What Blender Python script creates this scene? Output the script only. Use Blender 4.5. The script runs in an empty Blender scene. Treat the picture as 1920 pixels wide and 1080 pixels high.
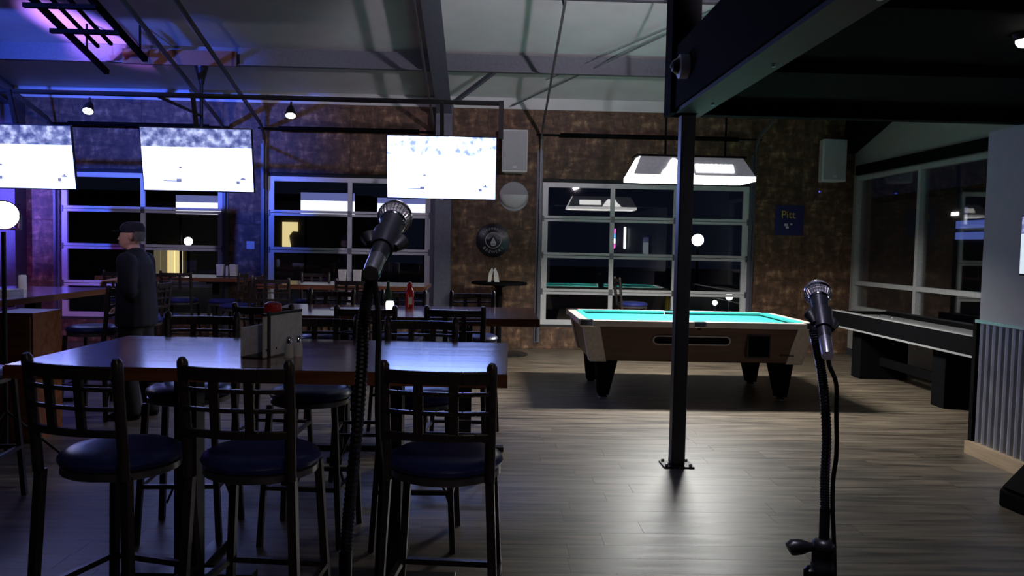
import bpy, math, random
from mathutils import Vector, Matrix
random.seed(7)
S = bpy.context.scene
COL = S.collection
PI = math.pi
R = math.radians

# ------------------------------------------------------------------ camera
FPX, CAM_H = 1500.0, 1.55
YAW, PITCH, ROLL = math.atan(45 / FPX), math.atan(-78 / FPX), 0.02
cd = bpy.data.cameras.new('camera'); cam = bpy.data.objects.new('camera', cd); COL.objects.link(cam)
cd.sensor_width = 36.0; cd.lens = FPX / 1920 * 36.0; cd.clip_start = 0.05; cd.clip_end = 300
fw = Vector((math.sin(YAW) * math.cos(PITCH), math.cos(YAW) * math.cos(PITCH), math.sin(PITCH)))
r0 = Vector((math.cos(YAW), -math.sin(YAW), 0)); u0 = r0.cross(fw)
rt = r0 * math.cos(ROLL) + u0 * math.sin(ROLL)
up = u0 * math.cos(ROLL) - r0 * math.sin(ROLL)
cam.matrix_world = Matrix(((rt.x, up.x, -fw.x, 0), (rt.y, up.y, -fw.y, 0), (rt.z, up.z, -fw.z, CAM_H), (0, 0, 0, 1)))
S.camera = cam

# ------------------------------------------------------------------ world (night) + colour management
w = bpy.data.worlds.new('night'); S.world = w; w.use_nodes = True
w.node_tree.nodes['Background'].inputs[0].default_value = (0.010, 0.014, 0.030, 1)
w.node_tree.nodes['Background'].inputs[1].default_value = 0.25
S.view_settings.view_transform = 'Standard'; S.view_settings.look = 'None'
S.view_settings.exposure = 0.0; S.view_settings.gamma = 1.0; S.view_settings.use_curve_mapping = False

# strengths
TV_WHITE = 5.0
POOL_W = 175.0
STAGE_BLUE, STAGE_PURPLE, STAGE_LILAC, WASH, MICS, UPLIGHT, FRONT = 4000.0, 400.0, 380.0, 30.0, 130.0, 480.0, 40.0


def lamp(name, kind, loc, power, color, aim=None, parent=None, **kw):
    d = bpy.data.lights.new(name, kind); d.energy = power; d.color = color
    for k, v in kw.items(): setattr(d, k, v)
    o = bpy.data.objects.new(name, d); COL.objects.link(o); o.location = loc
    if aim is not None:
        o.rotation_euler = (Vector(aim) - Vector(loc)).to_track_quat('-Z', 'Y').to_euler()
    if parent: o.parent = parent
    return o


# ------------------------------------------------------------------ materials
def new_mat(name):
    m = bpy.data.materials.new(name); m.use_nodes = True
    return m, m.node_tree.nodes, m.node_tree.links, m.node_tree.nodes['Principled BSDF']


def mat(name, c, rough=.5, metal=0., var=.12, scale=30., bump=0., emit=None, es=0., spec=.5, coat=0.):
    m, n, l, b = new_mat(name)
    tc = n.new('ShaderNodeTexCoord'); no = n.new('ShaderNodeTexNoise'); no.inputs['Scale'].default_value = scale; no.inputs['Detail'].default_value = 3
    l.new(tc.outputs['Object'], no.inputs['Vector'])
    cr = n.new('ShaderNodeValToRGB')
    cr.color_ramp.elements[0].position = .3; cr.color_ramp.elements[1].position = .7
    cr.color_ramp.elements[0].color = (*[x * (1 - var) for x in c], 1)
    cr.color_ramp.elements[1].color = (*[min(1, x * (1 + var)) for x in c], 1)
    l.new(no.outputs['Fac'], cr.inputs['Fac']); l.new(cr.outputs['Color'], b.inputs['Base Color'])
    b.inputs['Roughness'].default_value = rough; b.inputs['Metallic'].default_value = metal
    b.inputs['Specular IOR Level'].default_value = spec; b.inputs['Coat Weight'].default_value = coat
    if bump:
        bp = n.new('ShaderNodeBump'); bp.inputs['Strength'].default_value = bump; bp.inputs['Distance'].default_value = .01
        l.new(no.outputs['Fac'], bp.inputs['Height']); l.new(bp.outputs['Normal'], b.inputs['Normal'])
    if emit:
        b.inputs['Emission Color'].default_value = (*emit, 1); b.inputs['Emission Strength'].default_value = es
    return m


def wood(name, dark, light, rough=.3, axis='X', scale=1.0, rnd=False, coat=0., spec=.5, bump=0.):
    m, n, l, b = new_mat(name)
    tc = n.new('ShaderNodeTexCoord'); mp = n.new('ShaderNodeMapping')
    sc = {'X': (1.2, 14, 14), 'Y': (14, 1.2, 14), 'Z': (14, 14, 1.2)}[axis]
    mp.inputs['Scale'].default_value = [x * scale for x in sc]
    src = tc.outputs['Object']
    if rnd:
        oi = n.new('ShaderNodeObjectInfo'); vm = n.new('ShaderNodeVectorMath'); vm.operation = 'MULTIPLY_ADD'
        cb = n.new('ShaderNodeCombineXYZ')
        l.new(oi.outputs['Random'], cb.inputs[0]); l.new(oi.outputs['Random'], cb.inputs[1])
        vm.inputs[1].default_value = (37, 53, 0); l.new(cb.outputs[0], vm.inputs[0]); l.new(tc.outputs['Object'], vm.inputs[2]); src = vm.outputs[0]
    l.new(src, mp.inputs['Vector'])
    no = n.new('ShaderNodeTexNoise'); no.inputs['Scale'].default_value = 1.6; no.inputs['Detail'].default_value = 6; no.inputs['Roughness'].default_value = .62
    l.new(mp.outputs[0], no.inputs['Vector'])
    cr = n.new('ShaderNodeValToRGB'); cr.color_ramp.elements[0].position = .32; cr.color_ramp.elements[1].position = .70
    cr.color_ramp.elements[0].color = (*dark, 1); cr.color_ramp.elements[1].color = (*light, 1)
    l.new(no.outputs['Fac'], cr.inputs['Fac']); col = cr.outputs['Color']
    if rnd:
        mx = n.new('ShaderNodeMix'); mx.data_type = 'RGBA'; mx.blend_type = 'MULTIPLY'; mx.inputs[0].default_value = 1
        r2 = n.new('ShaderNodeMapRange'); r2.inputs[3].default_value = .78; r2.inputs[4].default_value = 1.12
        l.new(oi.outputs['Random'], r2.inputs[0]); l.new(col, mx.inputs[6]); l.new(r2.outputs[0], mx.inputs[7]); col = mx.outputs[2]
    l.new(col, b.inputs['Base Color']); b.inputs['Roughness'].default_value = rough; b.inputs['Coat Weight'].default_value = coat; b.inputs['Coat Roughness'].default_value = .12
    b.inputs['Specular IOR Level'].default_value = spec
    if bump:
        bp = n.new('ShaderNodeBump'); bp.inputs['Strength'].default_value = bump; bp.inputs['Distance'].default_value = .004
        l.new(no.outputs['Fac'], bp.inputs['Height']); l.new(bp.outputs['Normal'], b.inputs['Normal'])
    mr = n.new('ShaderNodeMapRange'); mr.inputs[3].default_value = rough - .08; mr.inputs[4].default_value = rough + .14
    l.new(no.outputs['Fac'], mr.inputs[0]); l.new(mr.outputs[0], b.inputs['Roughness'])
    return m


def osb_mat():
    m, n, l, b = new_mat('oriented_strand_board')
    tc = n.new('ShaderNodeTexCoord')
    cols = []
    for k, (sc, w_) in enumerate((((14, 14, 34), .6), ((34, 14, 12), .6))):
        mp = n.new('ShaderNodeMapping'); mp.inputs['Scale'].default_value = sc; mp.inputs['Rotation'].default_value = (0, .5 * k - .2, 0)
        l.new(tc.outputs['Object'], mp.inputs['Vector'])
        nz = n.new('ShaderNodeTexNoise'); nz.inputs['Scale'].default_value = 2.0; l.new(mp.outputs[0], nz.inputs['Vector'])
        ad = n.new('ShaderNodeVectorMath'); ad.operation = 'MULTIPLY_ADD'; ad.inputs[1].default_value = (1.5, 1.5, 1.5)
        l.new(nz.outputs['Color'], ad.inputs[0]); l.new(mp.outputs[0], ad.inputs[2])
        vo = n.new('ShaderNodeTexVoronoi'); vo.inputs['Scale'].default_value = w_; l.new(ad.outputs[0], vo.inputs['Vector'])
        sp = n.new('ShaderNodeSeparateColor'); l.new(vo.outputs['Color'], sp.inputs[0]); cols.append(sp.outputs[0])
    big = n.new('ShaderNodeTexNoise'); big.inputs['Scale'].default_value = 7.0; big.inputs['Detail'].default_value = 6; l.new(tc.outputs['Object'], big.inputs['Vector'])
    ma = n.new('ShaderNodeMath'); ma.operation = 'ADD'; l.new(cols[0], ma.inputs[0]); l.new(cols[1], ma.inputs[1])
    mb = n.new('ShaderNodeMath'); mb.operation = 'MULTIPLY_ADD'; mb.inputs[1].default_value = .22; l.new(ma.outputs[0], mb.inputs[0])
    mc = n.new('ShaderNodeMath'); mc.operation = 'MULTIPLY_ADD'; mc.inputs[1].default_value = 1.0; mc.inputs[2].default_value = -.22; l.new(big.outputs['Fac'], mc.inputs[0]); l.new(mc.outputs[0], mb.inputs[2])
    cr = n.new('ShaderNodeValToRGB'); e = cr.color_ramp.elements
    e[0].position = .12; e[0].color = (.034, .017, .010, 1); e[1].position = .9; e[1].color = (.50, .32, .175, 1)
    x = e.new(.45); x.color = (.092, .048, .027, 1)
    x = e.new(.66); x.color = (.20, .11, .06, 1)
    l.new(mb.outputs[0], cr.inputs['Fac']); l.new(cr.outputs['Color'], b.inputs['Base Color']); b.inputs['Roughness'].default_value = .6
    bp = n.new('ShaderNodeBump'); bp.inputs['Strength'].default_value = .35; bp.inputs['Distance'].default_value = .006
    l.new(mb.outputs[0], bp.inputs['Height']); l.new(bp.outputs['Normal'], b.inputs['Normal'])
    return m


def glass_mat(name, fac=.09, tint=(1, 1, 1)):
    m = bpy.data.materials.new(name); m.use_nodes = True; n, l = m.node_tree.nodes, m.node_tree.links
    n.remove(n['Principled BSDF']); out = n['Material Output']
    t = n.new('ShaderNodeBsdfTransparent'); t.inputs[0].default_value = (*tint, 1)
    g = n.new('ShaderNodeBsdfGlossy'); g.inputs['Roughness'].default_value = .015
    fr = n.new('ShaderNodeFresnel'); fr.inputs[0].default_value = 1.5
    ml = n.new('ShaderNodeMath'); ml.operation = 'MULTIPLY'; ml.inputs[1].default_value = fac / .04
    nz = n.new('ShaderNodeTexNoise'); nz.inputs['Scale'].default_value = 3; mr = n.new('ShaderNodeMapRange'); mr.inputs[3].default_value = .9; mr.inputs[4].default_value = 1.1
    l.new(nz.outputs['Fac'], mr.inputs[0]); m2 = n.new('ShaderNodeMath'); m2.operation = 'MULTIPLY'
    l.new(fr.outputs[0], ml.inputs[0]); l.new(ml.outputs[0], m2.inputs[0]); l.new(mr.outputs[0], m2.inputs[1])
    mx = n.new('ShaderNodeMixShader'); l.new(m2.outputs[0], mx.inputs[0]); l.new(t.outputs[0], mx.inputs[1]); l.new(g.outputs[0], mx.inputs[2])
    l.new(mx.outputs[0], out.inputs[0]); return m


def screen_mat(name, white, tint, strip, seed):
    """a televised ice game: crowd strip on top, white ice below with a few small dark figures (UV space)"""
    m = bpy.data.materials.new(name); m.use_nodes = True; n, l = m.node_tree.nodes, m.node_tree.links
    b = n['Principled BSDF']; b.inputs['Base Color'].default_value = (.01, .01, .012, 1); b.inputs['Roughness'].default_value = .25
    tc = n.new('ShaderNodeTexCoord'); sp = n.new('ShaderNodeSeparateXYZ'); l.new(tc.outputs['UV'], sp.inputs[0])

    def math_(op, a, c):
        q = n.new('ShaderNodeMath'); q.operation = op
        for i, v in enumerate((a, c)):
            if isinstance(v, (int, float)): q.inputs[i].default_value = v
            else: l.new(v, q.inputs[i])
        return q.outputs[0]
    U, V = sp.outputs[0], sp.outputs[1]
    mp = n.new('ShaderNodeMapping'); mp.inputs['Scale'].default_value = (16, 9, 1); mp.inputs['Location'].default_value = (seed, seed * 2, 0); l.new(tc.outputs['UV'], mp.inputs['Vector'])
    vo = n.new('ShaderNodeTexVoronoi'); vo.inputs['Scale'].default_value = 1.1; l.new(mp.outputs[0], vo.inputs['Vector'])
    nz = n.new('ShaderNodeTexNoise'); nz.inputs['Scale'].default_value = .9; nz.inputs['Detail'].default_value = 4; l.new(mp.outputs[0], nz.inputs['Vector'])
    cr = n.new('ShaderNodeValToRGB'); e = cr.color_ramp.elements
    e[0].position = .36; e[0].color = (.10 * strip, .13 * strip, .42 * strip, 1); e[1].position = .7; e[1].color = (1.0 * strip, 1.1 * strip, 1.7 * strip, 1)
    x = e.new(.5); x.color = (.30 * strip, .36 * strip, .80 * strip, 1)
    l.new(nz.outputs['Fac'], cr.inputs['Fac'])
    top = math_('GREATER_THAN', V, .70)
    dark = None
    for (a, c, d, f) in ((.33, .355, .36, .385), (.18, .30, .145, .16), (.30, .345, .135, .19), (.18, .30, .19, .197), (.845, .875, .12, .17), (.885, .93, .19, .215), (.90, .915, .215, .235)):
        q = math_('MULTIPLY', math_('MULTIPLY', math_('GREATER_THAN', U, a), math_('LESS_THAN', U, c)), math_('MULTIPLY', math_('GREATER_THAN', V, d), math_('LESS_THAN', V, f)))
        dark = q if dark is None else math_('MAXIMUM', dark, q)
    m1 = n.new('ShaderNodeMix'); m1.data_type = 'RGBA'; m1.inputs[6].default_value = (*[white * t for t in tint], 1); m1.inputs[7].default_value = (.22, .24, .5, 1); l.new(dark, m1.inputs[0])
    m2 = n.new('ShaderNodeMix'); m2.data_type = 'RGBA'; l.new(top, m2.inputs[0]); l.new(m1.outputs[2], m2.inputs[6]); l.new(cr.outputs['Color'], m2.inputs[7])
    l.new(m2.outputs[2], b.inputs['Emission Color']); b.inputs['Emission Strength'].default_value = 1.0
    return m


def emit_mat(name, c, s):
    return mat(name, tuple(min(1, x) for x in c), .5, emit=c, es=s)


M = {}
M['osb'] = osb_mat()
M['floor'] = wood('vinyl_plank', (.018, .013, .009), (.25, .195, .135), rough=.40, axis='X', rnd=True, spec=.85, scale=.75, bump=.3)
M['table'] = wood('red_brown_tabletop', (.12, .040, .020), (.26, .098, .048), rough=.15, axis='X', coat=.6)
M['table_edge'] = wood('table_edge_wood', (.12, .035, .014), (.24, .085, .035), rough=.3, axis='X', coat=.3)
M['black'] = mat('black_powder_coat', (.012, .012, .013), .35, .0, .2, spec=.5)
M['blackmat'] = mat('flat_black_paint', (.004, .004, .005), .85, spec=.06)
M['chair'] = mat('dark_bronze_chair_frame', (.045, .033, .030), .32, .35)
M['ring'] = mat('satin_steel_seat_ring', (.22, .21, .22), .3, .8)
M['vinyl'] = mat('navy_vinyl_seat', (.021, .029, .16), .34, .0, .15, 60, .05)
M['vinylblack'] = mat('black_vinyl_seat', (.02, .02, .022), .36, .0, .15, 60, .05)
M['ceil'] = mat('white_roof_insulation', (.62, .64, .64), .55, .0, .05, 3, .15)
M['steel'] = mat('grey_primed_steel', (.20, .22, .25), .45, .3)
M['rafter'] = mat('dark_grey_rafter_steel', (.13, .14, .18), .45, .2)
M['flange'] = mat('dark_painted_flange', (.022, .022, .024), .6)
M['post'] = mat('satin_black_post', (.014, .014, .018), .42, .0, .1, spec=1.0)
M['purlin'] = mat('blue_grey_purlin_steel', (.115, .13, .155), .5, .1)
M['tracksteel'] = mat('dark_track_steel', (.13, .135, .15), .4, .5)
M['galv'] = mat('galvanised_steel', (.55, .57, .6), .32, .85)
M['doorframe'] = mat('white_aluminium_door_rail', (.72, .73, .74), .4, .1, .04)
M['hinge'] = mat('dark_hinge_steel', (.16, .16, .17), .4, .6)
M['glass'] = glass_mat('clear_glass', .085)
M['winglass'] = glass_mat('window_glass', .022)
M['drywall'] = mat('grey_painted_drywall', (.34, .34, .37), .7, .0, .04, 8)
M['drywall_w'] = mat('off_white_drywall', (.30, .29, .275), .7, .0, .04, 8)
M['darkwall'] = mat('dark_wall_lining', (.03, .03, .032), .8)
M['corr'] = mat('corrugated_galvanised_sheet', (.50, .53, .58), .38, .8, .1, 5)
M['pine'] = wood('pale_pine_board', (.42, .29, .16), (.62, .46, .28), .5, 'Y')
M['browncab'] = wood('brown_laminate_cabinet', (.055, .022, .012), (.12, .048, .026), .35, 'X')
M['felt'] = mat('green_billiard_cloth', (.030, .30, .275), .85, .0, .06, 200, .05, spec=.2)
M['cushion'] = mat('dark_green_cushion_cloth', (.012, .17, .14), .85, .0, .06, 200, spec=.2)
M['rail'] = mat('pale_laminate_rail', (.66, .58, .52), .25, .0, .1, 12)
M['corner'] = mat('pale_grey_corner_casting', (.52, .47, .42), .35, .2)
M['chrome'] = mat('polished_chrome', (.75, .75, .77), .12, 1.)
M['white'] = mat('white_plastic', (.68, .68, .68), .45, .0, .04)
M['spk'] = mat('white_speaker_grille', (.45, .45, .47), .6, .0, .1, 120)
M['red'] = mat('red_ketchup_plastic', (.50, .008, .012), .3)
M['greenb'] = mat('dark_green_glass', (.02, .06, .035), .15)
M['sign_black'] = mat('black_sign_enamel', (.010, .011, .018), .3)
M['sign_white'] = mat('white_sign_print', (.6, .6, .62), .5)
M['sign_navy'] = mat('navy_sign_print', (.012, .016, .11), .5)
M['sign_gold'] = mat('gold_sign_print', (.62, .42, .06), .5)
M['skin'] = mat('skin', (.62, .33, .25), .5, .0, .08)
M['jacket'] = mat('navy_jacket_cloth', (.007, .008, .019), .85, .0, .2, 60, .2)
M['trouser'] = mat('dark_trouser_cloth', (.010, .010, .016), .85, .0, .2, 60, .2)
M['hair'] = mat('grey_hair', (.13, .12, .115), .7, .0, .2, 80, .3)
M['grille'] = mat('silver_wire_mesh', (.62, .60, .62), .3, .9)
M['micbody'] = mat('dark_grey_mic_enamel', (.030, .032, .042), .32, .3)
M['xlr'] = mat('nickel_connector', (.5, .5, .55), .25, .9)
M['rubber'] = mat('black_rubber_cable', (.010, .010, .012), .5)
M['goose'] = mat('black_chrome_gooseneck', (.06, .06, .07), .2, .8)
M['play'] = mat('grey_shuffleboard_bed', (.30, .30, .30), .3, .0, .08)
M['trimgrey'] = mat('grey_edge_trim', (.38, .38, .38), .4)
M['paper'] = mat('white_paper', (.62, .60, .58), .7)
M['brushed'] = mat('pale_grey_metal_plate', (.78, .76, .74), .5, .0)
M['orange'] = mat('rust_brown_board', (.20, .075, .03), .6)
M['asphalt'] = mat('asphalt', (.035, .035, .037), .85, .0, .3, 12)
M['extwall'] = mat('night_building_wall', (.10, .09, .085), .8)
M['yellow'] = mat('yellow_bollard_paint', (.75, .60, .03), .45)
M['yellowlit'] = emit_mat('lit_yellow_glass', (1.0, .82, .38), .85)
M['yellowdim'] = emit_mat('dim_yellow_glass', (1.0, .82, .5), .10)
M['lampwhite'] = emit_mat('white_lamp_glass', (1.0, 1.0, .95), 9)
M['streetwhite'] = emit_mat('street_globe_glass', (.85, 1.0, .98), 12)
M['spotwhite'] = emit_mat('spot_lens', (1.0, .97, .9), 7)
M['valance'] = emit_mat('lit_acrylic_valance', (1.0, .98, .97), 2.6)
M['logo'] = emit_mat('lit_acrylic_logo', (1.0, .99, .97), 5)
M['hood'] = mat('smoked_acrylic_hood', (.30, .30, .33), .35, emit=(.85, .87, 1.0), es=.10)
M['stagelens'] = emit_mat('stage_light_lens', (.86, .80, 1.0), 14)
M['stagepink'] = emit_mat('stage_light_pink_led', (1.0, .25, .8), 5)
M['ledblue'] = emit_mat('blue_led', (.10, .12, 1.0), 1.2)
M['redled'] = emit_mat('red_exit_letters', (1.0, .03, .12), 1.3)
M['neonpink'] = emit_mat('pink_neon_tube', (1.0, .15, .75), 8)
M['neonblue'] = emit_mat('blue_neon_tube', (.1, .5, 1.0), 8)
M['neonwhite'] = emit_mat('white_neon_tube', (.9, .95, 1.0), 16)
M['bluewin'] = emit_mat('blue_lit_window', (.16, .24, .85), .55)
M['reflwhite'] = emit_mat('tv_reflection_white', (.80, .86, 1.0), 1.5)  # glow of the added boards that imitate television reflections
M['reflblue'] = emit_mat('tv_reflection_blue', (.28, .32, .85), .45)
M['headlight'] = emit_mat('bollard_lamp_glass', (.95, .98, 1.0), 2.5)
M['candle'] = emit_mat('candle_glass', (1.0, .92, .85), 3)


# ------------------------------------------------------------------ mesh builder
class MB:
    def __init__(s): s.v = []; s.f = []

    def quadbox(s, pts):
        o = len(s.v); s.v += [tuple(p) for p in pts]
        s.f += [tuple(o + i for i in q) for q in ((0, 3, 2, 1), (4, 5, 6, 7), (0, 1, 5, 4), (1, 2, 6, 5), (2, 3, 7, 6), (3, 0, 4, 7))]
        return s

    def box(s, x0, x1, y0, y1, z0, z1):
        return s.quadbox([(x0, y0, z0), (x1, y0, z0), (x1, y1, z0), (x0, y1, z0), (x0, y0, z1), (x1, y0, z1), (x1, y1, z1), (x0, y1, z1)])

    def bar(s, p, q, w_, h, upv=(0, 0, 1)):
        p, q = Vector(p), Vector(q); d = (q - p).normalized(); a = d.cross(Vector(upv))
        if a.length < 1e-4: a = d.cross(Vector((0, 1, 0)))
        a.normalize(); b = a.cross(d); a *= w_ / 2; b *= h / 2
        return s.quadbox([p - a - b, p + a - b, q + a - b, q - a - b, p - a + b, p + a + b, q + a + b, q - a + b])

    def tube(s, path, rad, n=10, cap=True):
        P = [Vector(p) for p in path]; k = len(P)
        rr = rad if isinstance(rad, (list, tuple)) else [rad] * k
        o = len(s.v); ref = None
        for i in range(k):
            d = (P[min(i + 1, k - 1)] - P[max(i - 1, 0)]).normalized()
            if ref is None:
                ref = d.cross(Vector((0, 0, 1)) if abs(d.z) < .9 else Vector((1, 0, 0))).normalized()
            ref = (ref - d * ref.dot(d)).normalized(); b = d.cross(ref)
            for j in range(n):
                t = 2 * PI * j / n
                s.v.append(tuple(P[i] + (ref * math.cos(t) + b * math.sin(t)) * rr[i]))
        for i in range(k - 1):
            for j in range(n):
                a, b2 = o + i * n + j, o + i * n + (j + 1) % n
                s.f.append((a, b2, b2 + n, a + n))
        if cap:
            s.f.append(tuple(o + j for j in range(n))[::-1]); s.f.append(tuple(o + (k - 1) * n + j for j in range(n)))
        return s

    def loft(s, rings):  # list of (centre, rx, ry, [axis x, axis y]) ellipses
        o = len(s.v); n = 16
        for (c, rx, ry, ax, ay) in rings:
            c, ax, ay = Vector(c), Vector(ax), Vector(ay)
            for j in range(n):
                t = 2 * PI * j / n; s.v.append(tuple(c + ax * rx * math.cos(t) + ay * ry * math.sin(t)))
        for i in range(len(rings) - 1):
            for j in range(n):
                a, b = o + i * n + j, o + i * n + (j + 1) % n; s.f.append((a, b, b + n, a + n))
        s.f.append(tuple(o + j for j in range(n))[::-1]); s.f.append(tuple(o + (len(rings) - 1) * n + j for j in range(n)))
        return s

    def lathe(s, prof, n=24, o3=(0, 0, 0), sx=1., sy=1.):
        o = len(s.v); k = len(prof)
        for r, z in prof:
            for j in range(n):
                t = 2 * PI * j / n; s.v.append((o3[0] + r * sx * math.cos(t), o3[1] + r * sy * math.sin(t), o3[2] + z))
        for i in range(k - 1):
            for j in range(n):
                a, b = o + i * n + j, o + i * n + (j + 1) % n; s.f.append((a, b, b + n, a + n))
        s.f.append(tuple(o + j for j in range(n))[::-1]); s.f.append(tuple(o + (k - 1) * n + j for j in range(n)))
        return s

    def prism(s, poly, axis, a, b):
        """poly: 2-D points; axis 'X','Y','Z' = extrusion axis"""
        def P(p, t): return {'X': (t, p[0], p[1]), 'Y': (p[0], t, p[1]), 'Z': (p[0], p[1], t)}[axis]
        o = len(s.v); n = len(poly)
        s.v += [P(p, a) for p in poly] + [P(p, b) for p in poly]
        s.f.append(tuple(o + i for i in range(n))); s.f.append(tuple(o + n + i for i in range(n))[::-1])
        for i in range(n):
            j = (i + 1) % n; s.f.append((o + i, o + n + i, o + n + j, o + j))
        return s

    def mesh(s, name):
        me = bpy.data.meshes.new(name); me.from_pydata(s.v, [], s.f)
        import bmesh
        bm = bmesh.new(); bm.from_mesh(me); bmesh.ops.recalc_face_normals(bm, faces=bm.faces); bm.to_mesh(me); bm.free()
        me.update(); return me

    def build(s, name, m, parent=None, loc=None, smooth=False, bevel=0., rot=None):
        me = s.mesh(name); me.materials.append(M[m] if isinstance(m, str) else m)
        return put(name, me, parent, loc, smooth, bevel, rot)


def put(name, me, parent=None, loc=None, smooth=False, bevel=0., rot=None):
    o = bpy.data.objects.new(name, me); COL.objects.link(o)
    if loc is not None: o.location = loc
    if rot is not None: o.rotation_euler = rot
    if parent: o.parent = parent
    if smooth:
        for p in me.polygons: p.use_smooth = True
        e = o.modifiers.new('split', 'EDGE_SPLIT'); e.split_angle = R(40)
    if bevel:
        b = o.modifiers.new('bevel', 'BEVEL'); b.width = bevel; b.segments = 2; b.limit_method = 'ANGLE'
    return o


def tag(o, label=None, cat=None, group=None, kind=None):
    if label: o['label'] = label
    if cat: o['category'] = cat
    if group: o['group'] = group
    if kind: o['kind'] = kind
    return o


def thing(name, label, cat, loc=(0, 0, 0), rz=0., group=None, kind=None):
    o = bpy.data.objects.new(name, None); COL.objects.link(o); o.empty_display_size = .1
    o.location = loc; o.rotation_euler = (0, 0, rz)
    return tag(o, label, cat, group, kind)


CH = {}


def copy_tree(o, parent=None):
    c = o.copy(); COL.objects.link(c); c.parent = parent
    for ch in [x for x in ALL if x.parent == o]: copy_tree(ch, c)
    return c


def dup(root, loc, rz, label, group=None):
    global ALL
    ALL = list(bpy.data.objects)
    c = copy_tree(root); c.location = loc; c.rotation_euler = (0, 0, rz); c['label'] = label
    if group: c['group'] = group
    return c


def box(name, m, x0, x1, y0, y1, z0, z1, parent=None, bevel=0.):
    return MB().box(x0, x1, y0, y1, z0, z1).build(name, m, parent, bevel=bevel)


def text_mesh(txt, size, ext=.004):
    cu = bpy.data.curves.new('text', 'FONT'); cu.body = txt; cu.size = size; cu.extrude = ext; cu.align_x = 'CENTER'; cu.align_y = 'CENTER'
    t = bpy.data.objects.new('text', cu); COL.objects.link(t); bpy.context.view_layer.update()
    me = bpy.data.meshes.new_from_object(t.evaluated_get(bpy.context.evaluated_depsgraph_get()))
    bpy.data.objects.remove(t); me.name = 'lettering'; return me


# ================================================================== STRUCTURE
WY = 12.1          # inner face of the back wall
XR, XL, YF = 5.54, -10.6, -4.0
ROOF0, PITCHR, RIDGE = 3.72, .25, 4.0


def roof(y): return ROOF0 + PITCHR * (WY - y) if y >= RIDGE else ROOF0 + PITCHR * (WY - RIDGE) - PITCHR * (RIDGE - y)


fl = box('floor', 'floor', XL, XR + .3, YF, WY + .1, -.12, -.003); tag(fl, 'brown-grey wood-look plank floor', 'floor', kind='structure')
pm = MB().box(-.6092, .6092, -.0893, .0893, -.0028, 0).mesh('plank'); pm.materials.append(M['floor'])
rows = 27
for r_ in range(rows):
    y = 2.02 + .18 * r_; xs = -3.9 + random.uniform(-.6, 0)
    while xs < 3.75:
        p = bpy.data.objects.new('plank', pm); COL.objects.link(p); p.parent = fl; p.location = (xs + .61, y, 0); xs += 1.22

# --- back wall: dark lining with three door openings, strand-board sheets in front
DOORS = [('door_1', -6.36, -3.97, 2), ('door_2', -3.31, -.88, 2), ('door_3', .80, 3.95, 3)]
Z0, Z1 = .37, 2.53
wb = MB()
xs = [XL] + [v for d in DOORS for v in d[1:3]] + [XR]
for i in range(0, len(xs), 2): wb.box(xs[i], xs[i + 1], WY, WY + .25, 0, 3.75)
for d in DOORS: wb.box(d[1], d[2], WY, WY + .25, 0, Z0).box(d[1], d[2], WY, WY + .25, Z1, 3.75)
wall_back = wb.build('wall_back', 'darkwall'); tag(wall_back, 'brown strand-board back wall with three glazed overhead doors', 'wall', kind='structure')


def sheets(x0, x1, z0, z1):
    nx = max(1, math.ceil((x1 - x0) / 1.23)); nz = max(1, math.ceil((z1 - z0) / 2.45)); w_ = (x1 - x0) / nx; h = (z1 - z0) / nz
    for i in range(nx):
        for j in range(nz):
            o = MB().box(-w_ / 2 + .002, w_ / 2 - .002, -.012, 0, -h / 2 + .002, h / 2 - .002).build('strand_board', 'osb', wall_back, (x0 + w_ * (i + .5), WY, z0 + h * (j + .5)))


for i in range(0, len(xs), 2): sheets(xs[i], xs[i + 1], 0.0, 3.61)
for d in DOORS:
    sheets(d[1], d[2], 0.0, Z0 - .03); sheets(d[1], d[2], Z1 + .05, 3.61)

MB().box(XL, XR, WY - .03, WY, 3.60, 3.78).build('insulation_strip', 'ceil', wall_back)
wr = MB()
WYS, WYE, WZ0, WZ1 = 6.0, 11.93, .70, 2.70
wr.box(XR, XR + .2, YF, WYS, 0, 6).box(XR, XR + .2, WYE, WY + .25, 0, 6).box(XR, XR + .2, WYS, WYE, 0, WZ0).box(XR, XR + .2, WYS, WYE, WZ1, 6)
tag(wr.build('wall_right', 'drywall_w'), 'off-white right wall holding the big dark windows', 'wall', kind='structure')
tag(MB().box(XR - .02, XR, WYS, WY, 0, .10).build('baseboard_right', 'darkwall'), 'dark baseboard under the right windows', 'baseboard', kind='structure')
tag(box('trim_1', 'blackmat', XR - .05, XR, WYS, 11.95, 2.72, 2.86), 'black header trim over the right windows', 'trim', kind='structure')
tag(box('wall_left', 'darkwall', XL - .2, XL, YF, WY + .25, 0, 6), 'dark left end wall', 'wall', kind='structure')
tag(box('wall_front', 'darkwall', XL, XR, YF - .2, YF, 0, 6), 'dark wall behind the stage', 'wall', kind='structure')
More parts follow.
